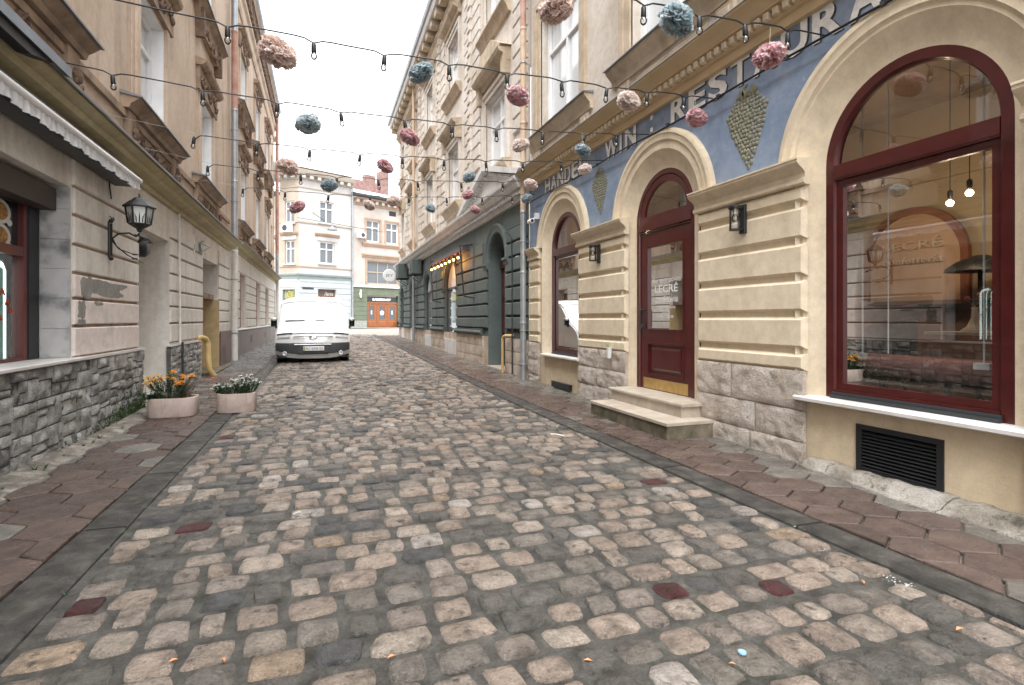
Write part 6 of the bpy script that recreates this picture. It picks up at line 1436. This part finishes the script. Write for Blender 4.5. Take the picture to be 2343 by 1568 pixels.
m = MB(FR); m.box(9.92, 10.0, -.05, .04, 3.30, 3.42); m.tube([(9.96, .02, 3.33), (9.96, .12, 3.28)], .018, 6); m.build('mount', white_pvc, sc); m = MB(FR); m.lathe((9.93, .14, 3.24), [(.045, -.09), (.05, -.07), (.05, .07), (.035, .09)], 12, ax='u'); m.build('housing', white_pvc, sc, smooth=50)
m = MB(FR); m.lathe((9.93, .14, 3.24), [(.034, -.093), (.03, -.092), (.01, -.092)], 10, ax='u'); m.build('lens', black_metal, sc)
cup = T('paper_cup', 'white paper cup with a green sprig left on the limestone block beside the door', 'cup', FR(7.0, .03, .75))
m = MB(FR); m.lathe((6.98, .055, .73), [(.030, 0), (.042, .15), (.044, .155), (.036, .15)], 12); m.build('cup_body', white_pvc, cup, smooth=50); m = MB(FR)
for k in range(7): a = k * .9; m.poly([(7.0, .055, .87), (7.04 + .04 * cos(a), .06 + .03 * sin(a), .92 + .02 * sin(k)), (7.06 + .05 * cos(a + .5), .06 + .03 * sin(a + .5), .95)])
m.build('sprig', mk('lime_leaf', (.16, .28, .03), rough=.6), cup)

# ============================================================ STRING LIGHTS AND PAPER FLOWERS
cab = T('support_cable', 'thick black cable running along the blue mural below the painted lettering', 'cable', FR(5, .03, 3.7))
m = MB(FR); m.tube([(UA0, .045, 3.67)] + [(u, .03 + .006 * sin(u * 3), 3.685 + .01 * sin(u * 2.1)) for u in lin(-.5, 10.3, 40)], .011, 6); m.build('cable_run', black_metal, cab)
u = .2; m = MB(FR)
while u < 10: m.box(u - .02, u + .02, .015, .045, 3.67, 3.71); u += .9
m.build('cable_clips', dark_metal, cab, kind='stuff')
TH_ = {0: 'nearest string of clear bulbs, crossing the top of the picture', 1: 'second string of clear bulbs, ending on the mural under the letter U', 2: 'string of clear bulbs ending over the entrance door arch', 3: 'string of clear bulbs ending left of the entrance door arch', 4: 'string of clear bulbs ending on the small arched window surround', 5: 'farthest string of clear bulbs, reaching the zinc downpipe'}
STR = [(3.38, 3.69, -2.42, [2.21, 2.70, 3.13, 3.57]), (4.77, 3.70, -2.42, [-.71, -.07, .51, 1.08, 1.63, 2.19, 2.69, 3.16, 3.62]), (5.97, 3.70, -2.2, [-1.85, -1.11, -.43, .18, .85, 1.38, 1.91, 2.5, 3.05, 3.5]), (7.2, 3.71, -1.42, [-1.42, -.75, -.15, .46, 1.0, 1.56, 2.15, 2.7, 3.3]), (8.42, 3.72, -1.5, [-1.5, -.87, -.3, .2, .8, 1.4, 2.1, 2.8, 3.4]), (9.95, 3.80, -1.25, [-1.25, -.6, .1, .8, 1.5, 2.2, 2.9, 3.5])]
MEAS = {}
def sag(si, x):
    y, zr, x0, bl = STR[si]
    zl_ = (3.72, 3.74, 3.66, 3.53, 3.50, 3.56)[si]; f = (x + 2.42) / 6.45
    return zl_ + (zr - zl_) * f - (.10, .10, .17, .16, .16, .16)[si] * 4 * f * (1 - f)
for si, (y, zr, x0, bl) in enumerate(STR):
    t = T('string_light', TH_[si], 'string light', (.8, y, 3.6), 'string lights across the street')
    pts = []; xs = lin(x0 if si >= 3 else -2.42, 3.99, 90)
    for x in xs:
        z = sag(si, x); d = min([abs(x - b) for b in bl] + [9]); z -= .035 * max(0, 1 - d / .10) ** 1.5; pts.append((x, y + .01 * sin(x * 5), z))
    if si >= 3: pts[0] = (x0, y, sag(si, x0) - .06)
    m = MB(); m.tube(pts, .0062, 6); m.build('cable', black_metal, t)
    if si >= 3:
        m = MB(); m.tube([(-2.42, y, 3.62), (x0 + .12, y, sag(si, x0 + .12))], .002, 4); m.build('stay_wire', zinc, t)
    for b in bl:
        z = sag(si, b) - .035; tl = R_.uniform(-.012, .012)
        m = MB(); m.tube([(b, y, z + .01), (b + tl * .3, y, z - .01), (b + tl, y, z - .075), (b + tl, y, z - .08)], [.008, .019, .021, .017], 8); so_ = m.build('bulb_socket', black_metal, t, smooth=50)
        m = MB(); m.ball((b + tl * 1.3, y, z - .105), .026, 10, 7, 1, 1, 1.25); m.build('bulb', bulb_glass, so_, smooth=80)
        m = MB(); m.tube([(b + tl, y, z - .078), (b + tl * 1.2, y, z - .10)], .006, 5); m.build('filament_post', lamp_white, so_)
pf = {}
for k, (a, b_) in {'peach': ((.76, .58, .50), (.88, .75, .69)), 'cream': ((.80, .66, .60), (.88, .79, .73)), 'rose': ((.62, .31, .34), (.82, .56, .58)), 'blue': ((.20, .30, .35), (.46, .57, .61)), 'pale blue': ((.36, .46, .51), (.56, .64, .67))}.items(): pf[k] = mk(k.replace(' ', '_') + '_tissue_petal', [(.3, a), (.7, b_)], 16, rough=.85)
for m_ in pf.values():
    nt = m_.node_tree; b_ = nt.nodes['Principled BSDF']; o_ = nt.nodes['Material Output']; tl_ = nt.nodes.new('ShaderNodeBsdfTranslucent'); mx_ = nt.nodes.new('ShaderNodeMixShader'); mx_.inputs[0].default_value = .6
    g_ = nt.nodes.new('ShaderNodeNewGeometry'); sx_ = nt.nodes.new('ShaderNodeSeparateXYZ'); nt.links.new(g_.outputs['Normal'], sx_.inputs[0]); ab_ = nt.nodes.new('ShaderNodeMath'); ab_.operation = 'ABSOLUTE'; nt.links.new(sx_.outputs['Z'], ab_.inputs[0])
    mr_ = nt.nodes.new('ShaderNodeMapRange'); nt.links.new(ab_.outputs[0], mr_.inputs[0]); mr_.inputs[1].default_value = .45; mr_.inputs[2].default_value = .95; mr_.inputs[4].default_value = .55
    dm_ = nt.nodes.new('ShaderNodeMix'); dm_.data_type = 'RGBA'; nt.links.new(mr_.outputs[0], dm_.inputs[0]); nt.links.new(b_.inputs['Base Color'].links[0].from_socket, dm_.inputs[6]); dm_.inputs[7].default_value = (.8, .8, .8, 1); nt.links.new(dm_.outputs[2], b_.inputs['Base Color'])     # dusting of snow
    nt.links.new(dm_.outputs[2], tl_.inputs[0]); nt.links.new(b_.outputs[0], mx_.inputs[1]); nt.links.new(tl_.outputs[0], mx_.inputs[2]); nt.links.new(mx_.outputs[0], o_.inputs[0])
def flower_mesh(seed, R=1.):
    """ruffled tissue pompom: layers of cupped wavy petals, snow-dusted from above"""
    r = random.Random(seed); m = MB(); 
    m.ball((0, 0, 0), .45, 10, 7, 1, 1, .74)
    N_ = 170
    for k in range(N_):
        zc_ = 1 - 2 * (k + .5) / N_; a = k * 2.39996 + r.uniform(-.2, .2); rr = math.sqrt(1 - zc_ * zc_)
        nrm = Vector((rr * cos(a), rr * sin(a), zc_)); t1 = nrm.cross(Vector((.2, .1, 1))).normalized(); t2 = nrm.cross(t1)
        an = r.uniform(0, 6.28); ta = t1 * cos(an) + t2 * sin(an); tb_ = nrm.cross(ta); out = r.uniform(.86, 1.12); w = r.uniform(.26, .42); lean = r.uniform(.25, .55); g = []
        for j in range(4):
            row = []
            for i in range(6):
                f = i / 5 - .5; h = j / 3
                p = nrm * (.38 + (out - .38) * h) + ta * (w * 2 * f * (.45 + .65 * h)) + tb_ * (lean * h * h + .16 * (1 - 4 * f * f) * h - .1 + .05 * h * sin(i * 2.3 + k))
                p += nrm * (.055 * h * sin(i * 2.6 + k * 1.3)); p.z *= .78; row.append(m.p(*(p * R)))
            g.append(row)
        for j in range(3):
            for i in range(5): m.face(g[j][i], g[j][i + 1], g[j + 1][i + 1], g[j + 1][i])
    return m
FM = [flower_mesh(s) for s in range(5)]
def at_string(si, px, py):
    y = STR[si][0]; s_, c_ = sin(TH), cos(TH); a = (px - 1171.5) / 1230; b_ = (731 - py) / 1230; k = y / (c_ - a * s_); return ((s_ + a * c_) * k, 1.3 + b_ * k)
# measured once from the photograph: string, position across the street, height, radius, colour, label
FLW = [(1, 634, 118, 88, 'peach', 'large peach tissue flower second from the left edge of the open sky'), (1, 965, 163, 60, 'blue', 'dark blue tissue flower against the eaves of the beige tenement'),
       (2, 705, 284, 58, 'pale blue', 'pale blue tissue flower hanging in the open sky left of centre'), (2, 938, 313, 47, 'rose', 'rose tissue flower just below the far end of the tenement eaves'),
       (0, 1272, 20, 84, 'peach', 'large peach tissue flower cut off by the top edge'), (0, 1544, 50, 82, 'blue', 'large blue tissue flower in front of the grey window sill above the shop'),
       (1, 1183, 222, 55, 'rose', 'rose tissue flower in front of the gabled tenement window'), (1, 1438, 232, 55, 'cream', 'cream tissue flower before the ochre dentil cornice'),
       (0, 1763, 126, 74, 'rose', 'large rose tissue flower over the painted letter A of the mural'), (1, 1590, 272, 49, 'rose', 'rose tissue flower below the painted letter R on the mural'),
       (2, 1190, 333, 42, 'cream', 'cream tissue flower before the white window nearest the downpipe'), (2, 1332, 345, 37, 'blue', 'blue tissue flower over the end of the painted word with the H'),
       (3, 1338, 388, 33, 'cream', 'cream tissue flower directly below the blue one on the mural'), (4, 1213, 408, 33, 'cream', 'small cream tissue flower at the top of the zinc downpipe'),
       (3, 658, 382, 49, 'peach', 'peach tissue flower above the cornice of the white corner house'), (3, 881, 381, 39, 'rose', 'rose tissue flower in the sky above the barbershop chimneys'),
       (4, 753, 424, 39, 'blue', 'blue tissue flower in front of the white corner house cornice'), (5, 680, 474, 36, 'rose', 'rose tissue flower in front of the white house bay windows'),
       (3, 1073, 406, 32, 'blue', 'small blue tissue flower left of the white pediment'), (4, 1070, 446, 28, 'rose', 'small rose tissue flower on the left slope of the white pediment'),
       (5, 985, 476, 26, 'pale blue', 'small pale blue tissue flower by the first-floor windows of the beige tenement'), (5, 1088, 480, 25, 'rose', 'smallest rose tissue flower under the white pediment'),
       (5, 901, 448, 32, 'peach', 'peach tissue flower at the right end of the barbershop cornice'), (5, 845, 470, 29, 'cream', 'cream tissue flower below the barbershop cornice'),
       (5, 1206, 448, 27, 'pale blue', 'small pale blue tissue flower on the zinc downpipe')]
for k, (si, px, py, sz, colr, lab) in enumerate(FLW):
    x, z = at_string(si, px, py); y = STR[si][0]; d = x * sin(TH) + y * cos(TH); rad = sz * d / 1230 / 2 * .84
    y += R_.uniform(-.03, .03); z = min(z, sag(si, x) - rad * .7)
    t = T('tissue_flower', lab, 'paper flower', (x, y, z), 'tissue paper flowers hanging from the strings')
    src = FM[k % 5]; m = MB(); ro = R_.uniform(0, 6); ti = R_.uniform(-.35, .35)
    for v in src.v:
        X, Y_ = v[0] * cos(ro) - v[1] * sin(ro), v[0] * sin(ro) + v[1] * cos(ro); Z = v[2] + X * ti; m.v.append((x + X * rad, y + Y_ * rad, z + Z * rad))
    m.f = src.f; m.mi = src.mi; m.build('bloom', pf[colr], t, smooth=180)
    m = MB(); m.tube([(x, y, z + rad * .3), (x, STR[si][0], sag(si, x))], .0016, 4); m.build('thread', lamp_white, t)

# ============================================================ SMALL THINGS ON THE GROUND
lf_m = mk('orange_fallen_leaf', [(.3, (.42, .17, .08)), (.7, (.55, .28, .13))], 30, rough=.7)
r = random.Random(33)
def gpt(px, py):
    s_, c_ = sin(TH), cos(TH); a = (px - 1171.5) / 1230; b_ = (731 - py) / 1230; k = -1.3 / b_; return ((s_ + a * c_) * k, (c_ - a * s_) * k)
LVL = ['orange leaf scrap on the cobbles near the bottom left corner', 'orange leaf scrap right of the one nearest the bottom left corner', 'orange leaf scrap directly beside the pale blue bottle cap', 'orange leaf scrap just below the pale blue bottle cap', 'orange leaf scrap on the cobbles beside the right kerb', 'orange leaf scrap by the right kerb nearest the bottom right corner', 'left one of two leaf scraps at the middle of the bottom edge', 'right one of two leaf scraps at the middle of the bottom edge', 'orange leaf scrap on a cobble left of the bottom centre', 'orange leaf scrap on the cobbles right of centre, farthest from the camera']
for li, (px, py) in enumerate(((395, 1533), (512, 1532), (1698, 1518), (1676, 1545), (1975, 1345), (2195, 1455), (895, 1528), (1345, 1538), (745, 1465), (1530, 1330))):
    x, y = gpt(px, py); t = MB(); a = r.uniform(0, 6.28); l = r.uniform(.012, .022); w = l * .45; z = zf_road(x, y) + .022
    pts = [(x + l * cos(a), y + l * sin(a), z), (x - w * sin(a), y + w * cos(a), z + .006), (x - l * cos(a), y - l * sin(a), z + .002), (x + w * sin(a), y - w * cos(a), z + .007)]
    t.poly(pts); t.poly([(p[0], p[1], p[2] - .002) for p in pts]); o = t.build('fallen_leaf', lf_m); meta(o, LVL[li], 'leaf', 'dry leaves on the cobbles')
for lab, px, py, L, a0, mt, nm, w in (('thin white strip of paper lying on the cobbles near the right kerb', 1275, 1003, .16, 2.2, white_pvc, 'paper_strip', .012), ('cigarette end lying between cobbles on the left', 680, 1190, .05, .5, white_pvc, 'cigarette_end', .004), ('pale blue bottle cap lying among the cobbles near the bottom edge', 1698, 1519, .02, 0, mk('blue_plastic', (.25, .42, .55), rough=.4), 'bottle_cap', .012)):
    x, y = gpt(px, py); z = zf_road(x, y) + .03; m = MB()
    if nm == 'bottle_cap': m.lathe((x, y, z - .008), [(.014, 0), (.016, .002), (.015, .008), (.01, .009)], 14)
    else: m.tube([(x - L / 2 * cos(a0), y - L / 2 * sin(a0), z), (x, y, z + .006), (x + L / 2 * cos(a0), y + L / 2 * sin(a0), z)], w * .6, 6)
    o = m.build(nm, mt); meta(o, lab, {'paper_strip': 'paper strip', 'cigarette_end': 'cigarette end', 'bottle_cap': 'bottle cap'}[nm])
m = MB()
for k in range(70):
    f = r.random(); px, py = (1800 + 100 * f, 1212 + 70 * f) if k < 35 else (2015 + 80 * f, 1325 + 35 * f); x, y = gpt(px + r.gauss(0, 8), py + r.gauss(0, 5)); z = zg(y) + .026; s_ = r.uniform(.0012, .0042); m.ball((x, y, z - .002), s_, 5, 3, r.uniform(.8, 1.8), 1, .4)
cr_ = m.build('snow_grains', snow_m, kind='stuff'); meta(cr_, 'white snow grains scattered along the right kerb', 'snow')
x, y = gpt(1136, 991); m = MB(); m.lathe((x, y, zf_road(x, y) + .012), [(.085, 0), (.085, .01), (.07, .014), (.02, .010)], 16); o = m.build('valve_cover', dark_metal, smooth=40); meta(o, 'small round black valve cover set among the cobbles', 'cover')
